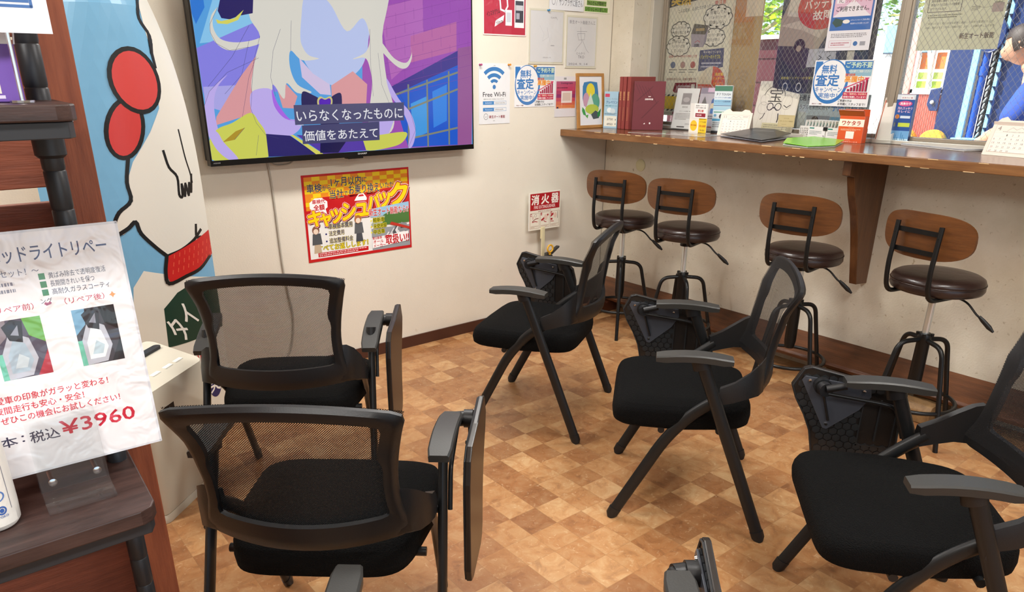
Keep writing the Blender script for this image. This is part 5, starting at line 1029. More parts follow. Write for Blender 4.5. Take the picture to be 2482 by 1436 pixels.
s.rect(.47, .685, .55, .70, 'e8d8d4').text('自動車検査', .37, .62, .63, .655, 'f0e6e2', .03).poly([(.36, .12), (.41, .15), (.42, .12)], 'f0e6e2').ell(.57, .14, .025, .02, 'f0e6e2')
place(s.build('cover_print', PM_PAPER, (0, 0, 0)), e, .001, -.0005, .001)
# acrylic stand with a certificate and a leaflet
e = rot_empty('leaflet_stand', .118, -.395, T, -85, label='clear acrylic stand with a certificate and a grey leaflet, right of the red albums', cat='leaflet stand')
LB = Matrix.Rotation(R(-11), 4, 'X')
bm = B(); box(bm, -.005, -.003, 0, .325, .0, .245, M=LB); box(bm, -.005, .006, 0, .325, .009, .25, M=LB); box(bm, -.005, -.03, 0, .325, .05, .003); obj('acrylic_holder', bm, ACRYL, e)
s = Sheet(.15, .225, 'dedbd8'); s.rect(.28, .60, .68, .88, '97908f').ell(.48, .72, .15, .06, 'b8afae').text('認定証', .35, .52, .6, .56, '77706c', .01).text('ホイール保証 様', .25, .42, .75, .45, '66605c', 0).scrib(.1, .22, .9, .39, 5, '8f8884').text('2024.6', .6, .1, .9, .14, '77706c', 0).rect(.25, .03, .6, .06, '55504c')
o = s.build('certificate', PM_PAPER, (0, 0, 0)); o.parent = e; o.matrix_local = LB @ Matrix(((1,0,0,.005),(0,0,-1,.0045),(0,1,0,.008),(0,0,0,1)))
s = Sheet(.155, .232, 'b9b2ba'); s.rect(0, .86, 1, 1, '8f8796').rect(.3, .9, 1, 1, 'd8b8d0').poly([(.08, .55), (.22, .8), (.34, .62), (.2, .5)], '6b6b6b').ell(.62, .68, .10, .08, '3f5f9f').ell(.62, .55, .12, .10, 'd8c8a8').rect(.54, .40, .70, .52, '3c74b8').scrib(.1, .26, .9, .36, 2, '55505a', seed=3).rect(.0, .0, 1, .10, '8a5a5c').poly([(.1, .1), (.5, .1), (.3, .3)], 'dcd8dc')
o = s.build('leaflet', PM_PAPER, (0, 0, 0)); o.parent = e; o.matrix_local = LB @ Matrix(((1,0,0,.162),(0,0,-1,.0045),(0,1,0,.006),(0,0,0,1)))
e = rot_empty('battery_price_card', -.01, -.635, T, -95, label='small white and yellow battery card display in front of the acrylic leaflet stand', cat='card display')
s = Sheet(.125, .078, 'e9dfae'); s.rect(0, 0, .55, 1, 'e6e3d8').ell(.27, .5, .2, .36, 'eec22e').text('最大3年保証', .12, .48, .42, .58, 'b3271e', .02).rect(.55, 0, 1, 1, 'ecc52a')
for i in range(7): s.poly([(.56+i*.065, .93), (.60+i*.065, .93), (.625+i*.065, 1), (.585+i*.065, 1)], '222222', 0).poly([(.56+i*.065, 0), (.60+i*.065, 0), (.625+i*.065, .07), (.585+i*.065, .07)], '222222', 0)
s.text('トラブル対策', .62, .72, .95, .82, '333333', .01).text('3年のお約束', .60, .42, .96, .58, 'b3271e', .03).text('安心宣言', .65, .16, .92, .28, '333333', .01)
place(s.build('yellow_card', PM_PAPER, (0, 0, 0)), e, 0, 0, 0)
s = Sheet(.090, .076, 'efedea'); s.text('過放電バッテリーが', .1, .80, .9, .9, '444444', .01).text('多発する時期に注意', .1, .66, .9, .76, '444444', .01).text('要注意', .3, .42, .74, .58, 'b3271e', .03).rect(.12, .08, .92, .34, '8e2434').text('今がお得', .2, .15, .6, .27, 'f0e0e0', .02)
place(s.build('white_card', PM_PAPER, (0, 0, 0)), e, .030, -.001, .079)
bm = B(); box(bm, .0, .001, 0, .125, .003, .155); box(bm, .0, .001, 0, .125, .04, .003); obj('card_back', bm, mat('white_card_back', 'e2e0da', .5), e)
# tall leaflet box
s = Sheet(.095, .245, 'dfe9ee', step=.0002); s.rect(.0, .89, 1, 1, '3d7a62').text('タフ TOUGH', .1, .80, .92, .855, '3a4a5a', .02).text('ロードサイド10年の信頼', .06, .74, .95, .77, '3f6fb0', .02).rect(0, .60, 1, .71, '8fc0dc').text('タフ クリーンな自動車保険', .06, .66, .95, .69, '2a4a7a', .02).rect(0, .58, 1, .595, '2a6a9a').rect(0, .49, 1, .57, 'a8cfe0').rect(.05, .44, .7, .46, '4a9a7a').ell(.15, .38, .08, .03, '6fa8d0').ell(.5, .36, .12, .05, '3a3a44').ell(.75, .4, .1, .04, '44485a').rect(.0, .26, 1, .31, '5aa8d0').scrib(.05, .12, .9, .24, 3, '77808a').rect(0, 0, 1, .05, '30363c')
carton('insurance_leaflet_box', .085, -.772, .095, .02, .247, -70, mat('white_card_box', 'e6e8ea', .4), s, PM_LAM, label='upright green and blue insurance leaflet box reading TOUGH', cat='leaflet box')
def calendar(x, y, deg, w, h, label, month, seed):
    e = rot_empty('desk_calendar', x, y, T, deg, label=label, cat='calendar')
    L1 = Matrix.Rotation(R(-20), 4, 'X'); L2 = Matrix.Translation((0, .085, 0)) @ Matrix.Rotation(R(20), 4, 'X')
    bm = B(); box(bm, 0, 0, 0, w, .0015, h, M=L1); box(bm, .0, -.0015, 0, w, 0, h, M=L2); box(bm, 0, .002, 0, w, .083, .0012)
    prism(bm, [(.01, h), (.02, h+.012), (.04, h+.020), (.058, h+.006), (.10, h+.006), (w-.06, h+.006), (w-.045, h+.017), (w-.02, h+.014), (w-.008, h)], 1, 0, .0015, M=L1)
    obj('card_easel', bm, mat('calendar_card', 'e9dccf', .6), e)
    s = Sheet(w*.86, h*.80, 'efe3d8', step=.0002, t=.0006); s.frame(.01, .01, .99, .99, .0012, 'b9a290')
    s.rect(.02, .78, .98, .97, 'eadbcf').text(month, .06, .80, .14, .95, '8a7a70', 0).line([(.3, .8), (.4, .92), (.5, .84), (.6, .93), (.7, .82)], .0012, 'a89890').scrib(.2, .74, .8, .775, 1, '8a7a70', seed=seed).scrib(.75, .86, .95, .94, 2, 'a89890')
    for r_ in range(5):
        s.line([(.03, .72-r_*.145), (.97, .72-r_*.145)], .0005, 'cdbcae')
        for c_ in range(7):
            n_ = r_*7+c_-1
            if 0 < n_ < 31: s.text(str(n_), .05+c_*.133, .60-r_*.145, .05+c_*.133+(.028 if n_ < 10 else .055), .665-r_*.145, '8a5a5a' if c_ == 0 else '6a6460', .0)
    o = s.build('calendar_page', PM_PAPER, (0, 0, 0)); o.parent = e; o.matrix_local = L1 @ Matrix(((1,0,0,w*.07),(0,0,-1,-.0008),(0,1,0,h*.10),(0,0,0,1)))
    return e
calendar(-.005, -.822, -74, .168, .120, 'cream desk calendar in front of the tall leaflet box', '11', 2)
calendar(-.045, -2.135, -100, .19, .135, 'cream desk calendar at the right end of the counter', '4', 5)
# sketch board
e = rot_empty('sketch_board', .195, -.895, T, -88, label='pale pencil sketch board with bold brush lines behind the black folder', cat='sketch board')
bm = B(); box(bm, -.004, -.0, 0, .238, .006, .275, M=LB); obj('backing', bm, mat('sleeve_backing', 'cfc9bb', .5), e)
s = Sheet(.23, .27, 'd8d3c6'); 
for a in range(7): s.line([(.1+.12*a, .15), (.15+.1*a, .45), (.05+.14*a, .75)], .0008, 'b0a898')
s.ell(.42, .70, .27, .23, '2b2928', a0=10, a1=170, ring=.06).text('宝', .28, .62, .62, .88, '2b2928', .0)
for cx in (.36, .56): s.ell(cx, .53, .085, .075, '2b2928', ring=.22)
s.poly([(.36, .47), (.46, .53), (.57, .47), (.46, .50)], '2b2928').line([(.26, .40), (.22, .32), (.17, .28)], .004, '2b2928').line([(.60, .40), (.62, .3), (.61, .24)], .006, '2b2928').ell(.18, .5, .13, .12, 'a8a298', ring=.06).ell(.2, .66, .12, .11, 'a8a298', ring=.06).ell(.76, .62, .13, .14, 'a8a298', ring=.06).line([(.7, .56), (.78, .52), (.86, .57)], .004, '3a3836')
s.rect(.25, .0, 1, .22, 'c4bd9a').scrib(.3, .05, .9, .2, 4, '8a8470')
o = s.build('sketch', PM_LAM, (0, 0, 0)); o.parent = e; o.matrix_local = LB @ Matrix(((1,0,0,0),(0,0,-1,-.0005),(0,1,0,.002),(0,0,0,1)))
e = rot_empty('gold_card_stand', .135, -1.095, T, -90, label='small pale gold card on a clear stand beside the sketch board', cat='card stand')
bm = B(); box(bm, .02, 0, 0, .07, .003, .055); box(bm, .0, -.015, 0, .09, .02, .002); obj('clear_stand', bm, ACRYL, e)
s = Sheet(.094, .058, 'c9b98a'); s.frame(.03, .05, .97, .95, .001, 'a8976a').text('ゆるふわ工房', .35, .68, .65, .76, '8a774a', 0).text('ボディコーティング認定店', .1, .42, .9, .54, '8a774a', .01).scrib(.25, .18, .75, .24, 1, '9a885a')
place(s.build('gold_card', PM_PAPER, (0, 0, 0)), e, -.002, -.004, .05)
# black folder lying, green clear file
def slab(name, pts, z0, h0, m, par=None):
    bm = B(); n_ = len(pts); A = [bm.verts.new((x, y, z0+d)) for (x, y), d in zip(pts, h0)]; C_ = [bm.verts.new((x, y, z0+d+.0022)) for (x, y), d in zip(pts, h0)]
    bm.faces.new(A); bm.faces.new(C_)
    for i in range(n_): bm.faces.new((A[i], A[(i+1) % n_], C_[(i+1) % n_], C_[i]))
    return obj(name, bm, m, par)
FB = [(-.138, -.94), (-.20, -1.09), (-.28, -1.275), (-.12, -1.255), (.06, -1.22), (.085, -1.10), (.09, -.992)]
M_FOL = mat('dark_grey_folder', '2e2f33', .35)
e = empty('document_folder', (0, 0, T), label='dark grey document folder lying open-edged at the counter front', cat='folder')
slab('bottom_cover', FB, .0005, [0]*7, M_FOL, e); slab('paper_bundle', [(x*.97+.0, y*.99-.01) for x, y in FB], .004, [0]*7, mat('folder_papers', 'b9bcc4', .4), e)
slab('top_cover', FB, .008, [.006, .004, .002, .006, .016, .03, .030], M_FOL, e)
s = Sheet(.11, .003, 'd8dade', t=0); o = s.build('title_strip', PM_PAPER, (0, 0, 0)); o.parent = e; o.matrix_local = Matrix.Translation((-.02, -1.05, .0335)) @ Matrix.Rotation(R(-78), 4, 'Z') @ Matrix.Rotation(R(4), 4, 'X')
GB = [(-.105, -1.30), (-.30, -1.40), (-.355, -1.555), (-.21, -1.60), (.02, -1.52), (.035, -1.36)]
e = empty('green_file', (0, 0, T), label='bright green clear file of papers beside the dark grey folder', cat='file')
slab('white_papers', GB, .0005, [0]*6, mat('file_papers', 'd5e4d8', .4), e); slab('green_cover', [(x, y) for x, y in GB], .0045, [.010, .004, .001, .001, .008, .014], mat('lime_plastic', '86cf3c', .25), e)
# basket of ticket packets
M_BAS = mat('white_basket_plastic', 'eceae4', .45)
e = rot_empty('plastic_basket', .145, -1.215, T, -101, label='white perforated plastic basket between the green file and the orange carton', cat='basket')
bm = B(); L_, D_, H_ = .318, .10, .060
for b_ in [(0, 0, .054, L_, .003, H_), (0, D_-.003, .0, L_, D_, H_), (0, 0, 0, L_, D_, .003), (0, 0, 0, L_, .003, .008)]: box(bm, *b_)
for x0, x1 in ((0, .075), (.245, L_)):
    n_ = 7
    for i in range(n_+1): xx = x0+(x1-x0)*i/n_; box(bm, xx-.0025, 0, .008, xx+.0025, .003, .054)
    for j in range(5): zz = .012+j*.0095; box(bm, x0, 0, zz, x1, .003, zz+.0035)
box(bm, .075, 0, .008, .245, .003, .054); box(bm, 0, 0, 0, .003, D_, H_); box(bm, L_-.003, 0, 0, L_, D_, H_)
obj('basket_shell', bm, M_BAS, e)
for x, c in ((.055, '2f8a7a'), (.165, '2f8a7a')):
    s = Sheet(.105, .058, 'efefec'); s.rect(.08, .84, .35, .94, c).scrib(.1, .35, .8, .7, 3, '8a9a98', seed=int(x*100)).text('3', .88, .15, .95, .35, '444444', .02)
    o = place(s.build('ticket_card', PM_PAPER, (0, 0, 0)), e, x+.0, -.004, .001)
bm = B(); box(bm, .148, -.008, .044, .172, .004, .060); obj('binder_clip', bm, M_BLKP, e, bevel=.001)
pk = None
for i in range(14):
    x = .02+i*.0195; y = .05
    if pk is None:
        s = Sheet(.085, .086, 'ecebe6', t=.006); s.rect(.1, .7, .6, .88, '8fb8b0').rect(.1, .5, .9, .6, 'c9b98a').scrib(.1, .1, .9, .4, 3, 'a8a8a4'); pk = s.build('ticket_packet', PM_PAPER, (0, 0, 0)); o = pk
    else: o = pk.copy(); COL.objects.link(o)
    M0 = Matrix.Translation((.145, -1.215, T)) @ Matrix.Rotation(R(-101), 4, 'Z')
    o.matrix_world = M0 @ Matrix.Translation((x, .008, .0035)) @ Matrix.Rotation(R(76+(i*37 % 11)-5), 4, 'Z') @ Matrix.Rotation(R(90+8), 4, 'X')
    tag(o, 'thin white ticket packet filed upright in the white basket', 'ticket packet', 'ticket packets in the basket')
# orange carton, brochure holder, blue carton
s = Sheet(.118, .118, 'd9531f', step=.0002); s.rect(0, .62, 1, .90, 'efe6da').text('ワケタラ', .12, .67, .86, .84, 'b3271e', .035).text('「ワケタラ」は', .40, .55, .62, .585, 'f3d9c8', 0).scrib(.1, .46, .9, .535, 2, 'f3c8a8', seed=9).rect(.33, .16, .66, .44, 'f0ece2').scrib(.2, .09, .8, .12, 1, 'f3c8a8').text('株式会社サービス', .15, .02, .85, .06, 'f5e0d0', .01)
e = carton('orange_carton', .056, -1.525, .118, .045, .120, -88, mat('orange_card', 'd9531f', .4), s, label='open orange carton reading WAKETARA in katakana on the counter', cat='box')
bm = B(); prism(bm, [(0, .120), (-.018, .142), (-.024, .146), (-.023, .149), (-.014, .147), (.002, .122)], 0, -.062, .057); prism(bm, [(.043, .12), (.040, .150), (.042, .150), (.045, .12)], 0, -.059, .059); obj('open_flap', bm, mat('orange_flap', 'c4552c', .35), e)
e = rot_empty('brochure_holder', .155, -1.594, T, -92, label='clear brochure holder with beige and orange brochures behind the orange carton', cat='brochure holder')
bm = B(); box(bm, 0, -.03, 0, .098, -.028, .12); box(bm, 0, .0, 0, .098, .002, .22, M=LB); box(bm, 0, -.03, 0, .002, .02, .13); box(bm, .096, -.03, 0, .098, .02, .13); box(bm, 0, -.03, 0, .098, .03, .002); obj('acrylic_shell', bm, ACRYL, e)
for i, c in enumerate(('dcd0bf', 'c4552c', 'e6e0d6')):
    bm = B(); box(bm, .004+i*.006, -.008-.004*i*0-.005*i+.004, .003, .088+i*.003, -.005-.005*i+.004, .205-.012*i, M=LB); o = obj('brochure', bm, mat('brochure_'+c, c, .5), e)
s = Sheet(.078, .218, '1f4f9a', step=.0002); s.rect(0, .90, 1, 1, 'd5dde6').rect(.2, .90, .9, .975, 'e9eef2').text('洗浄力に差', .25, .92, .85, .95, 'b34a5a', .01).ell(.5, .82, .38, .055, 'd24a8a').text('洗浄力で', .22, .795, .8, .845, 'ffffff', .03).text('汚れスッキリ', .12, .70, .92, .755, 'f0c8e0', .03).text('キレイに', .15, .64, .85, .69, 'f0c8e0', .03)
s.ell(.18, .56, .12, .045, 'e08a3a').rect(.35, .53, .9, .58, 'd5e2f0').ell(.15, .42, .11, .04, '2a3f8a').rect(.3, .36, .95, .44, 'c8d84a').rect(0, .0, 1, .28, '6fa8d8').rect(0, .0, 1, .12, 'bfe0f0')
for i in range(9): s.rect(.05+i*.1, .05, .10+i*.1, .10+.05*((i*3) % 4), '4f8fc0', 0)
carton('detergent_box', .150, -1.712, .078, .03, .219, -86, mat('navy_card', '17326a', .4), s, label='tall blue box with pink lettering right of the brochure holder', cat='box')
# magazines
e = empty('magazine_pile', (0, 0, T), label='pale magazine lying by the window at the right of the counter', cat='magazine')
MG = [(.13, -1.735), (.025, -2.045), (.165, -2.10), (.205, -1.80)]
slab('inner_pages', MG, .0005, [0]*4, mat('page_edges', 'dddcd8', .5), e); slab('lower_pages', [(x+.002, y-.002) for x, y in MG], .003, [0]*4, mat('page_edges', 'dddcd8', .5), e)
slab('cover', MG, .0057, [0, .0, 0, .012], mat('glossy_magazine_cover', 'ccd2da', .18, col2='8a98b0', nscale=9, coat=1), e)
s = Sheet(.20, .10, 'e6e4e0'); s.rect(0, .0, .5, 1, 'b9a48a').scrib(.55, .2, .95, .8, 4, '9a9a98'); o = s.build('flat_flyer', PM_LAM, (-.27, -.42, T+.001), (0, -1, 0), (1, 0, 0)); tag(o, 'small flat flyer lying in front of the red albums', 'flyer')
s = Sheet(.29, .20, 'd8cfc8'); s.rect(.02, .05, .46, .95, 'c9a890').rect(.5, .05, .98, .95, 'b8c4cc').scrib(.05, .2, .95, .8, 5, '8f8880'); o = s.build('flat_flyer', PM_LAM, (-.22, -.60, T+.001), (0, -1, .0), (1, 0, 0)); tag(o, 'larger flat flyer lying under the leaflet stand', 'flyer')

# ------------------------------------------------------------------ sheets on the window
def won(s, name, y, z, x, m, label, cat='poster', **k): return tag(s.build(name, m, (x, y, z), (0, -1, 0), (0, 0, 1)), label, cat)
XB, XF = .2432, .2368       # behind / in front of the left pane
s = Sheet(.455, .66, 'd8d2bb', step=.00005)
s.rect(.0, .90, 1, 1, 'd8d2bb').poly([(.0, .90), (.28, .93), (.9, .985), (.9, 1), (0, 1)], '26282e').text('突然', .03, .915, .33, .995, 'd9b62c', .05).text('の故障', .36, .945, .85, .998, 'f0ede0', .05)
s.text('こんな症状、心当たりがあったら', .15, .865, .68, .895, '4a4a44', .01, rot=.08).text('要注意', .70, .895, .86, .93, 'b3443a', .02, rot=.08)
def cloud(cx, cy, rx, ry):
    for e_, c in ((.012, '55554e'), (0, 'e6e2d0')):
        s.n += 1
        for i in range(10):
            a = 2*math.pi*i/10; s.ell(cx+rx*.72*math.cos(a), cy+ry*.72*math.sin(a), rx*.36+e_, ry*.38+e_*.7, c, n=14, up=0)
        s.ell(cx, cy, rx*.8, ry*.8, c, up=1 if e_ == 0 else 0)
for cx, cy, rx, ry, lines in [(.76, .80, .19, .085, ('充電しても', 'バッテリーが', '回復しない')), (.21, .715, .14, .06, ('ヘッドライトが', '暗く感じる')), (.19, .585, .17, .075, ('2年以上', 'バッテリー交換', 'していない')), (.73, .645, .15, .062, ('バッテリー液の', '減りが早い'))]:
    cloud(cx, cy, rx, ry)
    for i, t in enumerate(lines): yy = cy+(len(lines)/2-i-.5)*.038; s.text(t, cx-rx*.62, yy-.013, cx+rx*.62, yy+.013, '5a584e', .01)
s.poly([(.42, .76), (.64, .74), (.60, .67), (.38, .68)], '5a554a').poly([(.38, .68), (.60, .67), (.58, .57), (.40, .575)], 'a9a0a8').poly([(.60, .67), (.64, .74), (.62, .61), (.58, .57)], '8a8290').rect(.45, .70, .58, .722, 'b8a070').line([(.45, .61), (.49, .625), (.53, .61)], .003, 'b3443a').rect(.44, .575, .52, .598, '66606a')
s.text('過放電バッテリーが多発する時期にご注意', .05, .49, .50, .512, 'b3443a', .01)
for i, x in enumerate((.13, .29, .45)): s.ell(x, .43, .04, .028, ('5a6a8a', 'b08a80', 'b05a50')[i]).scrib(x-.06, .36, x+.07, .40, 2, '77746a', seed=i)
s.poly([(.54, .545), (.90, .56), (.91, .41), (.82, .40), (.80, .375), (.78, .395), (.54, .375)], '3c4470').text('バッテリーのトラブル', .56, .475, .86, .51, 'd9cf3c', .03).scrib(.58, .40, .88, .455, 2, 'c9c9d8').text('年々増えています', .60, .52, .86, .54, 'e0dcd0', .01)
s.ell(.76, .27, .205, .145, 'c9553f', n=40).ell(.76, .27, .205, .145, 'dcd3b8', a0=90, a1=180, n=14).line([(.76, .27), (.92, .18)], .004, 'efe6d6').line([(.76, .27), (.76, .42)], .003, 'efe6d6').text('過放電', .80, .34, .93, .365, 'f0d040', .02).text('バッテリー', .78, .305, .95, .33, 'f0d040', .02).text('34.67%', .79, .265, .94, .29, 'f0a040', .02).ell(.74, .18, .05, .03, 'd5847a')
s.text('過放電を防ぐには、点検が重要です', .04, .30, .52, .322, '8a4a40', .01).poly([(.19, .28), (.53, .285), (.54, .20), (.20, .195), (.16, .21)], '84303a').text('バッテリーの点検は', .24, .245, .44, .262, 'f0d8d4', .01).text('今すぐこちら', .26, .218, .42, .235, 'f0d8d4', .01).rect(.455, .21, .51, .27, 'ddd8c8')
s.rect(0, .055, 1, .165, 'dfbf34').scrib(.0, .0, .0, .0, 1, 'ffffff')
for i in range(14):
    x = i*.072; s.poly([(x, .165), (x+.035, .165), (x+.055, .18), (x+.02, .18)], '2a2a28', 0).poly([(x, .04), (x+.035, .04), (x+.055, .055), (x+.02, .055)], '2a2a28', 0)
s.text('トラブルを', .12, .125, .42, .155, '4a3a1a', .02).text('最大', .0, .07, .1, .1, 'b3271e', .03).text('3年', .16, .065, .36, .118, 'b3271e', .05).text('保証', .5, .07, .8, .12, '4a3a1a', .03).rect(.0, .165, 1, .2, 'd8d2bb') if False else None
s.text('当店では', .05, .012, .16, .028, '55524a', .01).rect(.18, .008, .40, .032, 'b3304a').text('バッテリー', .2, .012, .38, .028, 'f0e0e0', .02)
won(s, 'battery_poster', -.222, 1.195, XB, PM_WIN, 'cream battery trouble poster on the left of the window, with speech clouds')
s = Sheet(.20, .90, 'a08658'); s.rect(.05, .62, .7, .90, 'a87c4c').rect(.45, .65, .97, .84, 'c2b59a').ell(.5, .25, .25, .06, '94794c', ring=.1)
won(s, 'cardboard_sheet', -.655, 1.13, XB+.003, print_mat('cardboard', .7), 'brown cardboard strip taped beside the battery poster', 'cardboard')
s = Sheet(.515, .50, '34364a', step=.00005); s.rect(0, .52, 1, 1, '3f4250')
s.poly([(.0, .56), (.0, .80), (.08, 1), (.32, 1), (.40, .78), (.55, .72), (.42, .48), (.34, .53), (.24, .55)], 'b3a595').poly([(.08, 1), (.3, 1), (.22, .82), (.06, .84)], 'd8cfc0').poly([(.0, .75), (.25, .70), (.44, .62), (.5, .72), (.25, .80)], 'cfc4b4').ell(.24, .56, .06, .06, '2a2430').ell(.235, .53, .028, .03, 'b8a898')
s.ell(.42, .90, .25, .20, 'c8463a', n=36).ell(.55, .93, .25, .17, 'c8463a', n=30).poly([(.50, .78), (.60, .60), (.66, .80)], 'c8463a').text('バッテリーが', .24, .895, .74, .985, 'f5eadf', .03, rot=.04).text('故障？', .34, .79, .60, .875, 'f5eadf', .03, rot=.04)
s.rect(.50, .70, .96, .705, '50535e').text('過放電バッテリーが多発する時期に注意', .08, .235, .62, .262, 'd8cf5a', .005)
for x in (.14, .29, .47): s.ell(x, .16, .03, .045, 'd5d8e0', ring=.25)
s.text('ご相談', .48, .08, .56, .105, 'c9d05a', 0).scrib(.40, .0, .62, .07, 4, '8a8d98')
s.poly([(.34, .35), (.64, .36), (.63, .53), (.35, .52)], 'c4c6cc').line([(.46, .46), (.49, .44), (.46, .42)], .0035, '2b2c30').line([(.58, .46), (.55, .44), (.58, .42)], .0035, '2b2c30').line([(.50, .37), (.53, .39), (.56, .37)], .003, '2b2c30')
for i in range(5): s.line([(.46+i*.025, .50), (.465+i*.025, .485), (.475+i*.025, .505)], .002, '8a8c94')
s.rect(.745, .37, .815, .52, 'd5d2c4')
won(s, 'car_battery_poster', -.965, 1.285, XB, PM_WIN, 'navy blue car battery poster with a red speech bubble on the window')
s = Sheet(.39, .175, 'b4c0c0', step=.00005); s.rect(0, .55, .3, 1, '4a505a').text('快適ドライブ', .02, .58, .45, .80, '3a4046', .03) if False else s.text('快適ドライブを', .0, .80, .50, .98, '3a4046', .03)
s.text('トラブルを未然に防ぐ', .02, .56, .46, .70, '44484c', .01).text('「予防点検」', .47, .54, .88, .74, '3a7ab8', .03).text('を！', .89, .58, .97, .70, '44484c', .01)
s.rect(.18, .0, .50, .40, '8f9698').ell(.30, .28, .05, .10, '4a3f3a').poly([(.2, 0), (.24, .18), (.36, .22), (.42, 0)], '2f3f7a').rect(.5, .28, .72, .38, '6fa0b8').rect(.0, .0, .16, .5, 'c4cac4')
won(s, 'inspection_poster', -1.115, 1.16, XB, PM_WIN, 'pale grey inspection poster at the window foot below the blue appraisal notice')
s = Sheet(.222, .30, 'e2e0e6', step=.00008); s.rect(.04, .30, .96, 1, '2b62ae').rect(.08, .50, .92, .99, 'd9b4cc').poly([(.08, .50), (.92, .50), (.5, .75)], 'e6e0e8').poly([(.08, .99), (.92, .99), (.5, .78)], 'e6e0e8')
s.text('暗証番号の', .2, .955, .75, .995, '2b2a30', .03).text('入力がない', .18, .84, .68, .91, '2b2a30', .03).text('場合、', .72, .845, .90, .88, '2b2a30', .01).rect(.12, .70, .30, .77, 'e9e4ec').text('IC', .18, .71, .28, .76, '55444c', .01).text('クレジットカード', .33, .705, .80, .765, 'b3365a', .02).text('は', .82, .71, .88, .75, '2b2a30', .01).text('ご利用できません。', .14, .58, .86, .655, '2b2a30', .03)
s.poly([(.08, .42), (.14, .49), (.34, .45), (.30, .37), (.18, .35)], '2e4a40').ell(.40, .43, .08, .03, 'eee8e0').text('ICクレジットカードご利用の際は、', .50, .435, .92, .46, 'e6ecf4', 0).text('暗証番号の入力をお願いいたします', .50, .385, .90, .41, 'e6ecf4', 0)
s.scrib(.10, .19, .90, .26, 3, '77757c', seed=6).frame(.08, .05, .58, .15, .001, 'b36a78').scrib(.12, .07, .54, .13, 2, 'b3566a', seed=7).ell(.68, .10, .05, .035, '3a6aa8').rect(.78, .07, .9, .13, '9a9aa2')
won(s, 'credit_card_notice', -1.232, 1.535, XF, PM_LAM, 'pink and blue credit card notice on the window glass', 'notice')
won(satei(.302, .214), 'appraisal_notice', -1.195, 1.278, XF-.004, PM_LAM, 'blue and white appraisal campaign notice on the window glass', 'notice')
s = Sheet(.328, .46, 'e8e8cc', step=.00005)
s.scrib(.1, .52, .5, .60, 2, '77785e', seed=3).frame(.06, .335, .47, .50, .003, '77726a').text('この度、', .09, .455, .22, .48, '5a564c', .01).text('行政指導により', .22, .455, .46, .485, 'b3564a', .01).text('保安基準に適合していない', .09, .42, .42, .44, '5a564c', .015).text('車両のオイル交換・その他整備', .09, .385, .44, .408, '5a564c', .015).text('ができかねます。', .09, .352, .30, .372, '5a564c', .01)
s.ell(.76, .42, .16, .07, '8f8c7c', ring=.04).poly([(.66, .455), (.70, .47), (.78, .455), (.84, .465), (.82, .44), (.74, .43)], 'c9604a').scrib(.60, .33, .70, .37, 3, '8f8c7c').scrib(.86, .38, .95, .42, 2, '8f8c7c').rect(.84, .31, .97, .385, 'c9b8b4')
s.scrib(.08, .28, .5, .315, 2, '77785e', seed=12).text('ご来店いただく際には保安基準に適合した状態へ変更した上で、', .07, .225, .90, .245, '5f5f48', .005).text('お越し頂きますよう何卒ご理解の程、よろしくお願い申し上げます。', .07, .19, .92, .21, '5f5f48', .005).text('新生オート飯能', .52, .095, .93, .145, '5a4440', .03)
won(s, 'regulation_notice', -1.690, 1.525, .1955, PM_WIN, 'pale yellow green notice with a car diagram on the right window pane', 'notice')
# sign holder leaning on the glass edge, blank white QR-free tag
# ------------------------------------------------------------------ outside
tag(obj('ground', (lambda b_: (box(b_, .3, -14, -.1, 26, 20, -.02), b_)[1])(B()), mat('pale_concrete_yard', 'cfcac0', .8, noise=.15, nscale=2)), kind='structure')
tag(obj('yard_wall', (lambda b_: (box(b_, 5.6, -2.2, -.02, 5.8, 2.3, 1.86), b_)[1])(B()), mat('white_render', 'efeeea', .7)), 'white rendered yard wall seen through the window', 'wall', kind='structure')
bm = B(); box(bm, 3.5, .95, -.02, 3.56, 2.4, 1.76); 
for k in range(8): box(bm, 3.49, .95, .05+k*.22, 3.5, 2.4, .06+k*.22)
fe_ = tag(obj('steel_fence', bm, mat('maroon_sheet_steel', '4c161e', .5)), 'maroon sheet steel fence outside the window with a white cap rail', 'fence')
bm = B(); box(bm, 3.44, .93, 1.762, 3.64, 2.42, 1.80); obj('cap_rail', bm, mat('white_cap', 'f2f2ee', .5), fe_)
s = Sheet(.55, .30, '8cc4e8'); s.ell(.62, .35, .16, .28, 'f4f6f6').rect(0, 0, 1, .06, '4a5a6a')
tag(s.build('blue_sign_board', PM_PAPER, (5.58, 1.05, 1.66), (0, -1, 0), (0, 0, 1)), 'light blue sign board with a white disc on the yard wall', 'sign')
# red shed wall with a window and coloured boxes behind it
sh = empty('red_shed', (3.5, -.4, -.02), label='small red corrugated shed with a white window outside', cat='shed')
bm = B(); n_ = 22; P = []
for i in range(n_*2+1): P.append((.0 if i % 2 else .015, .22-.40*i/(n_*2)))
P += [(.05, -.18), (.05, .22)]
prism(bm, P, 2, .0, 1.30); box(bm, 0, .17, 1.30, .05, .22, 1.72); box(bm, 0, -.18, 1.30, .05, -.115, 1.72); box(bm, 0, -.18, 1.72, .05, .22, 1.9); obj('corrugated_wall', bm, mat('faded_red_sheet', 'e6a094', .5), sh)
bm = B()
for b_ in [(-.012, -.115, 1.31, .03, -.095, 1.70), (-.012, .13, 1.31, .03, .15, 1.70), (-.012, -.115, 1.31, .03, .15, 1.34), (-.012, -.115, 1.67, .03, .15, 1.70), (-.01, .01, 1.31, .03, .03, 1.70)]: box(bm, *b_)
obj('window_frame', bm, mat('white_paint', 'eeeeea', .5), sh)
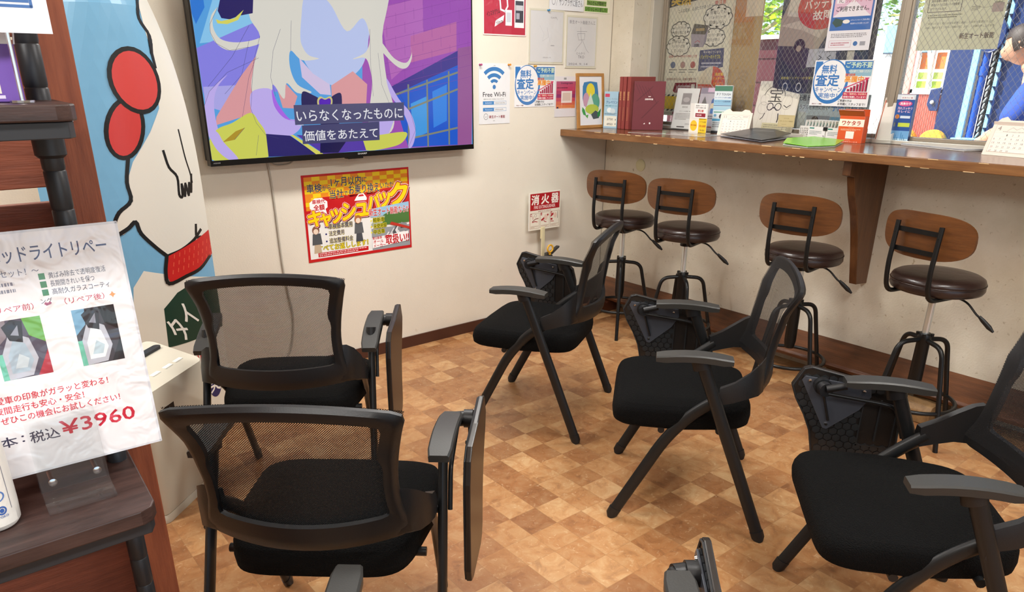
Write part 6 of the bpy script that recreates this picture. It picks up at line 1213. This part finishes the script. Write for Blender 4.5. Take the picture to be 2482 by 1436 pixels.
for i, (y0, z0, c) in enumerate([(-.09, 1.50, 'e0783a'), (.035, 1.50, 'e0783a'), (-.09, 1.35, 'bcd84a'), (.035, 1.35, 'bcd84a'), (-.09, 1.42, 'cde06a'), (.035, 1.42, 'cde06a')]):
    bm = B(); box(bm, .032, y0, z0, .045, y0+.09, z0+(.13 if c[0] == 'e' else .055)); obj('stored_crate', bm, mat('crate_'+c, c, .5), sh)
bm = B(); prism(bm, [(-.05, 1.36), (.02, 1.68), (.05, 1.68), (-.02, 1.36)], 0, .018, .028, M=Matrix.Translation((0, .04, 0))); obj('leaning_board', bm, mat('white_paint', 'eeeeea', .5), sh)
for i, (y, z) in enumerate(((-.33, .90), (-.57, .90))):
    bm = B(); lathe(bm, [(.05, -.04), (.10, -.04), (.112, -.02), (.112, .02), (.10, .04), (.05, .04), (.045, .0)], n=28, ax=Matrix.Rotation(R(90), 4, 'Y'))
    tag(obj('yellow_reel', bm, mat('yellow_orange_plastic', 'e0a83c', .45), loc=(3.36, y, z-.005), smooth=40), ('round yellow hose reel outside, the left of the pair' if i == 0 else 'round yellow hose reel outside with a dark hub, the right of the pair'), 'hose reel')
bm = B(); box(bm, 3.28, -.69, -.02, 3.43, -.21, .78); tag(obj('reel_bench', bm, mat('grey_steel_bench', 'b9b4a8', .5), bevel=.01), 'low grey bench outside carrying the yellow hose reels', 'bench')
# two-post car lift column
M_NAVY = mat('navy_lift_paint', '152f62', .4); M_BLUE = mat('bright_blue_paint', '1f52b0', .35); M_LB = mat('light_blue_paint', '8cc8e6', .4)
lf = empty('car_lift_column', (3.45, -.8, -.02), label='blue car lift column with a hanging chain outside the right window pane', cat='car lift')
bm = B(); box(bm, 0, .09, 0, .30, .275, 3.2); prism(bm, [(.275, 1.36), (.36, 1.34), (.37, 1.22), (.34, 1.17), (.275, 1.17)], 0, -.01, .0); obj('front_cover', bm, M_NAVY, lf, bevel=.01)
bm = B(); box(bm, -.01, .045, 0, .02, .09, 3.2); obj('side_strip', bm, M_LB, lf)
bm = B(); lathe(bm, [(.028, .9), (.028, 2.2), (.02, 2.2), (.02, 3.0)], (.04, .005, 0), n=20); lathe(bm, [(.035, 1.45), (.035, 1.52)], (.04, .005, 0), n=20); obj('hydraulic_ram', bm, M_BLUE, lf, smooth=40)
bm = B(); box(bm, .05, -.075, .9, .09, -.035, 3.0); obj('chain_channel', bm, mat('dark_channel', '15181c', .5), lf)
bm = B()
for i in range(46): tube(bm, [(.03+.006*math.cos(a), -.055+.010*math.sin(a)*(1 if i % 2 else .4), .95+i*.045+.020*math.cos(a)*0+.018*math.cos(a+1.57)) for a in [2*math.pi*j/8 for j in range(8)]], .005, n=6, closed=True)
obj('chain', bm, mat('pale_steel_chain', 'c9cac4', .35, metal=.6), lf, smooth=60)
bm = B()
for i in range(20): prism(bm, [(-.09, .95+i*.105), (-.115, .95+i*.105), (-.115, 1.015+i*.105), (-.09, 1.05+i*.105)], 0, .02, .035)
obj('lock_ladder', bm, M_LB, lf)
bm = B(); box(bm, .06, -.45, 0, .30, -.02, 3.2); obj('column_web', bm, M_NAVY, lf, bevel=.01)
bm = B(); prism(bm, [(.09*math.cos(2*math.pi*i/24)-.02, 1.75+.13*math.sin(2*math.pi*i/24)) for i in range(24)], 0, -.02, .02); tube(bm, [(-.02, .09*math.cos(2*math.pi*i/24)-.02, 1.75+.13*math.sin(2*math.pi*i/24)) for i in range(24)], .006, n=6, closed=True); obj('chain_wheel', bm, M_NAVY, lf)
bm = B(); lathe(bm, [(.10, .93), (.12, .95), (.12, .965), (.05, .97)], (.0, .0, 0), n=24); box(bm, -.02, -.05, .0, .04, .05, .93); obj('carriage_foot', bm, M_LB, lf)
bm = B(); lathe(bm, [(.016, 0), (.016, .012), (.010, .016)], (-.012, .325, 1.24), n=16, ax=Matrix.Rotation(R(-90), 4, 'Y')); obj('knob', bm, mat('grey_knob', 'b9b4ac', .4), lf)

# trees behind the wall
def tree(x, y, h, rad, c1, c2, seed, label, nleaf=2600):
    rnd = random.Random(seed); t = empty('tree', (x, y, -.02), label=label, cat='tree', group='trees beyond the yard')
    bm = B(); tube(bm, catmull([(0, 0, 0), (.1, .05, h*.3), (-.05, .1, h*.55), (.05, 0, h*.8)]), [.16-.11*i/18 for i in range(19)], n=10)
    for k in range(9):
        a = rnd.uniform(0, 6.28); z = h*rnd.uniform(.35, .7); tube(bm, [(0, 0, z), (rad*.4*math.cos(a), rad*.4*math.sin(a), z+h*.12), (rad*.8*math.cos(a), rad*.8*math.sin(a), z+h*.16)], .035, n=6)
    obj('trunk', bm, mat('pale_bark', 'a89a80', .8), t, smooth=50)
    bm = B()
    for i in range(nleaf):
        u = rnd.random()**.4; a = rnd.uniform(0, 6.28); b_ = math.acos(rnd.uniform(-1, 1)); p = Vector((rad*u*math.sin(b_)*math.cos(a), rad*u*math.sin(b_)*math.sin(a), h*.68+h*.42*u*math.cos(b_)))
        q_ = Matrix.Rotation(rnd.uniform(0, 6.28), 3, 'Z') @ Matrix.Rotation(rnd.uniform(-1.2, 1.2), 3, 'X'); sz = rnd.uniform(.05, .11)
        vs = [bm.verts.new(p+q_ @ Vector(v)*sz) for v in ((-1, 0, 0), (0, -.55, .1), (1, 0, 0), (0, .55, .1))]; bm.faces.new(vs).material_index = i % 2
    me = bpy.data.meshes.new('foliage'); bm.to_mesh(me); bm.free()
    for c in (c1, c2):
        m = mat('leaf_'+c, c, .6); me.materials.append(m)
        nt = m.node_tree
        if 'tl' not in nt.nodes:
            tr = nt.nodes.new('ShaderNodeBsdfTranslucent'); tr.name = 'tl'; tr.inputs[0].default_value = lin(c); mx = nt.nodes.new('ShaderNodeMixShader'); mx.inputs[0].default_value = .45
            nt.links.new(nt.nodes['Principled BSDF'].outputs[0], mx.inputs[1]); nt.links.new(tr.outputs[0], mx.inputs[2]); nt.links.new(mx.outputs[0], nt.nodes['Material Output'].inputs[0])
    o = bpy.data.objects.new('foliage', me); link(o, t); return t
tree(9.2, 5.6, 4.2, 1.9, 'b8d838', '7fa83a', 1, 'bright yellow green tree beyond the maroon fence')
tree(10.5, 1.75, 4.0, 1.6, 'b9b878', '8f9458', 2, 'paler dry looking tree beyond the white yard wall')
tree(15.0, 7.5, 5.5, 2.8, '8fb848', '5f8a38', 3, 'darker green tree standing furthest back beyond the yard')

# ------------------------------------------------------------------ mechanic outside, bending beside the lift
def skin_body(name, J, E, m, parent, root=0, sub=2):
    me = bpy.data.meshes.new(name); me.from_pydata([j[:3] for j in J], E, []); o = bpy.data.objects.new(name, me); link(o, parent)
    o.modifiers.new('skin', 'SKIN'); o.modifiers['skin'].use_smooth_shade = True
    for v, j in zip(me.skin_vertices[0].data, J): v.radius = (j[3], j[4] if len(j) > 4 else j[3])
    me.skin_vertices[0].data[root].use_root = True
    sb = o.modifiers.new('sub', 'SUBSURF'); sb.levels = sub; sb.render_levels = sub
    me.materials.append(m); return o
pe = empty('person', (2.15, -1.89, -.02), R(100), label='person in a blue work shirt leaning forward outside the right window pane', cat='person')
SK = mat('skin', 'c89478', .5); CB = mat('blue_work_shirt', '2448a0', .8, bump=.3, bscale=12); NV = mat('navy_trousers', '1f2f5a', .85)
# local: +X is forward
J = [(0, 0, .93, .13, .16), (.06, 0, 1.10, .13, .17), (.17, 0, 1.28, .14, .19), (.27, 0, 1.41, .10, .13), (.325, 0, 1.48, .055), (.36, 0, 1.55, .06),
     (.25, .19, 1.38, .065), (.36, .24, 1.14, .05), (.52, .16, 1.02, .036), (.25, -.19, 1.38, .065), (.38, -.25, 1.15, .05), (.53, -.15, 1.05, .036),
     (0, .09, .86, .10), (.04, .11, .48, .065), (-.03, .12, .09, .045), (0, -.09, .86, .10), (.10, -.11, .48, .065), (.05, -.12, .09, .045), (.15, .12, .045, .04), (.22, -.12, .045, .04)]
E_ = [(0, 1), (1, 2), (2, 3), (3, 4), (4, 5), (3, 6), (6, 7), (7, 8), (3, 9), (9, 10), (10, 11), (0, 12), (12, 13), (13, 14), (0, 15), (15, 16), (16, 17), (14, 18), (17, 19)]
skin_body('body', J, E_, SK, pe)
def grow(ids, e): return [J[i][:3]+tuple(r_+e for r_ in J[i][3:]) for i in ids]
skin_body('work_shirt', grow([0, 1, 2, 3, 6, 7, 9, 10], .030), [(0, 1), (1, 2), (2, 3), (3, 4), (4, 5), (3, 6), (6, 7)], CB, pe)
skin_body('trousers', [(0, 0, .95, .165, .195)]+grow([12, 13, 14, 15, 16, 17], .034), [(0, 1), (1, 2), (2, 3), (0, 4), (4, 5), (5, 6)], NV, pe)
bm = B(); bmesh.ops.create_uvsphere(bm, u_segments=24, v_segments=18, radius=1)
for v in bm.verts:
    x, y, z_ = v.co; k = 1-.14*max(0, -z_); v.co = Vector((.095*x*k+.012*max(0, x)*(1 if z_ < .2 else 0), .077*y*k, .118*z_))
    if x > .93 and abs(z_+.05) < .3: v.co.x += .014
hd = obj('head', bm, SK, pe, smooth=80, loc=(.40, 0, 1.62)); hd.rotation_euler = (0, R(25), 0)
bm = B()
for sy in (-1, 1):
    box(bm, -.01, sy*.076-.006, -.02, .012, sy*.076+.006, .03)
prism(bm, [(.10, -.005), (.125, -.022), (.10, -.028)], 1, -.012, .012); obj('nose_and_ears', bm, SK, hd, bevel=.004)
bm = B(); 
for sy in (-1, 1): lathe(bm, [(.010, 0), (.006, .004), (.001, .005)], (.093, sy*.03, .008), n=10, ax=Matrix.Rotation(R(90), 4, 'Y'))
box(bm, .098, -.02, -.055, .102, .02, -.050); obj('eyes_and_mouth', bm, mat('dark_features', '3a2420', .5), hd)
bm = B(); bmesh.ops.create_uvsphere(bm, u_segments=24, v_segments=16, radius=1)
for v in list(bm.verts):
    x, y, z_ = v.co
    if z_ < -.25 or (x > .55 and z_ < .5): bm.verts.remove(v)
    else: v.co = Vector((.103*x-.006, .084*y, .124*z_+.004))
obj('hair', bm, mat('dark_hair', '2a1f1a', .6), hd, smooth=80)
for sy, wx, wy, wz in ((1, .52, .16, 1.02), (-1, .53, -.15, 1.05)):
    Jh = [(0, 0, 0, .03, .016), (.05, 0, -.01, .036, .015)]; Eh = [(0, 1)]
    for k in range(4):
        y = (-.027+.018*k); L1 = (.042, .047, .044, .034)[k]; b0 = len(Jh); Jh += [(.075, y, -.012, .009), (.075+L1*.8, y*1.1, -.022, .0085), (.075+L1*1.3, y*1.1, -.045, .008)]; Eh += [(1, b0), (b0, b0+1), (b0+1, b0+2)]
    b0 = len(Jh); Jh += [(.02, -sy*.035, -.008, .011), (.05, -sy*.055, -.018, .0095), (.075, -sy*.058, -.03, .0085)]; Eh += [(0, b0), (b0, b0+1), (b0+1, b0+2)]
    h_ = skin_body('hand', Jh, Eh, SK, pe, sub=1); h_.location = (wx+.02, wy, wz-.01); h_.rotation_euler = (0, R(20), R(-25*sy))
bpy.context.view_layer.update()
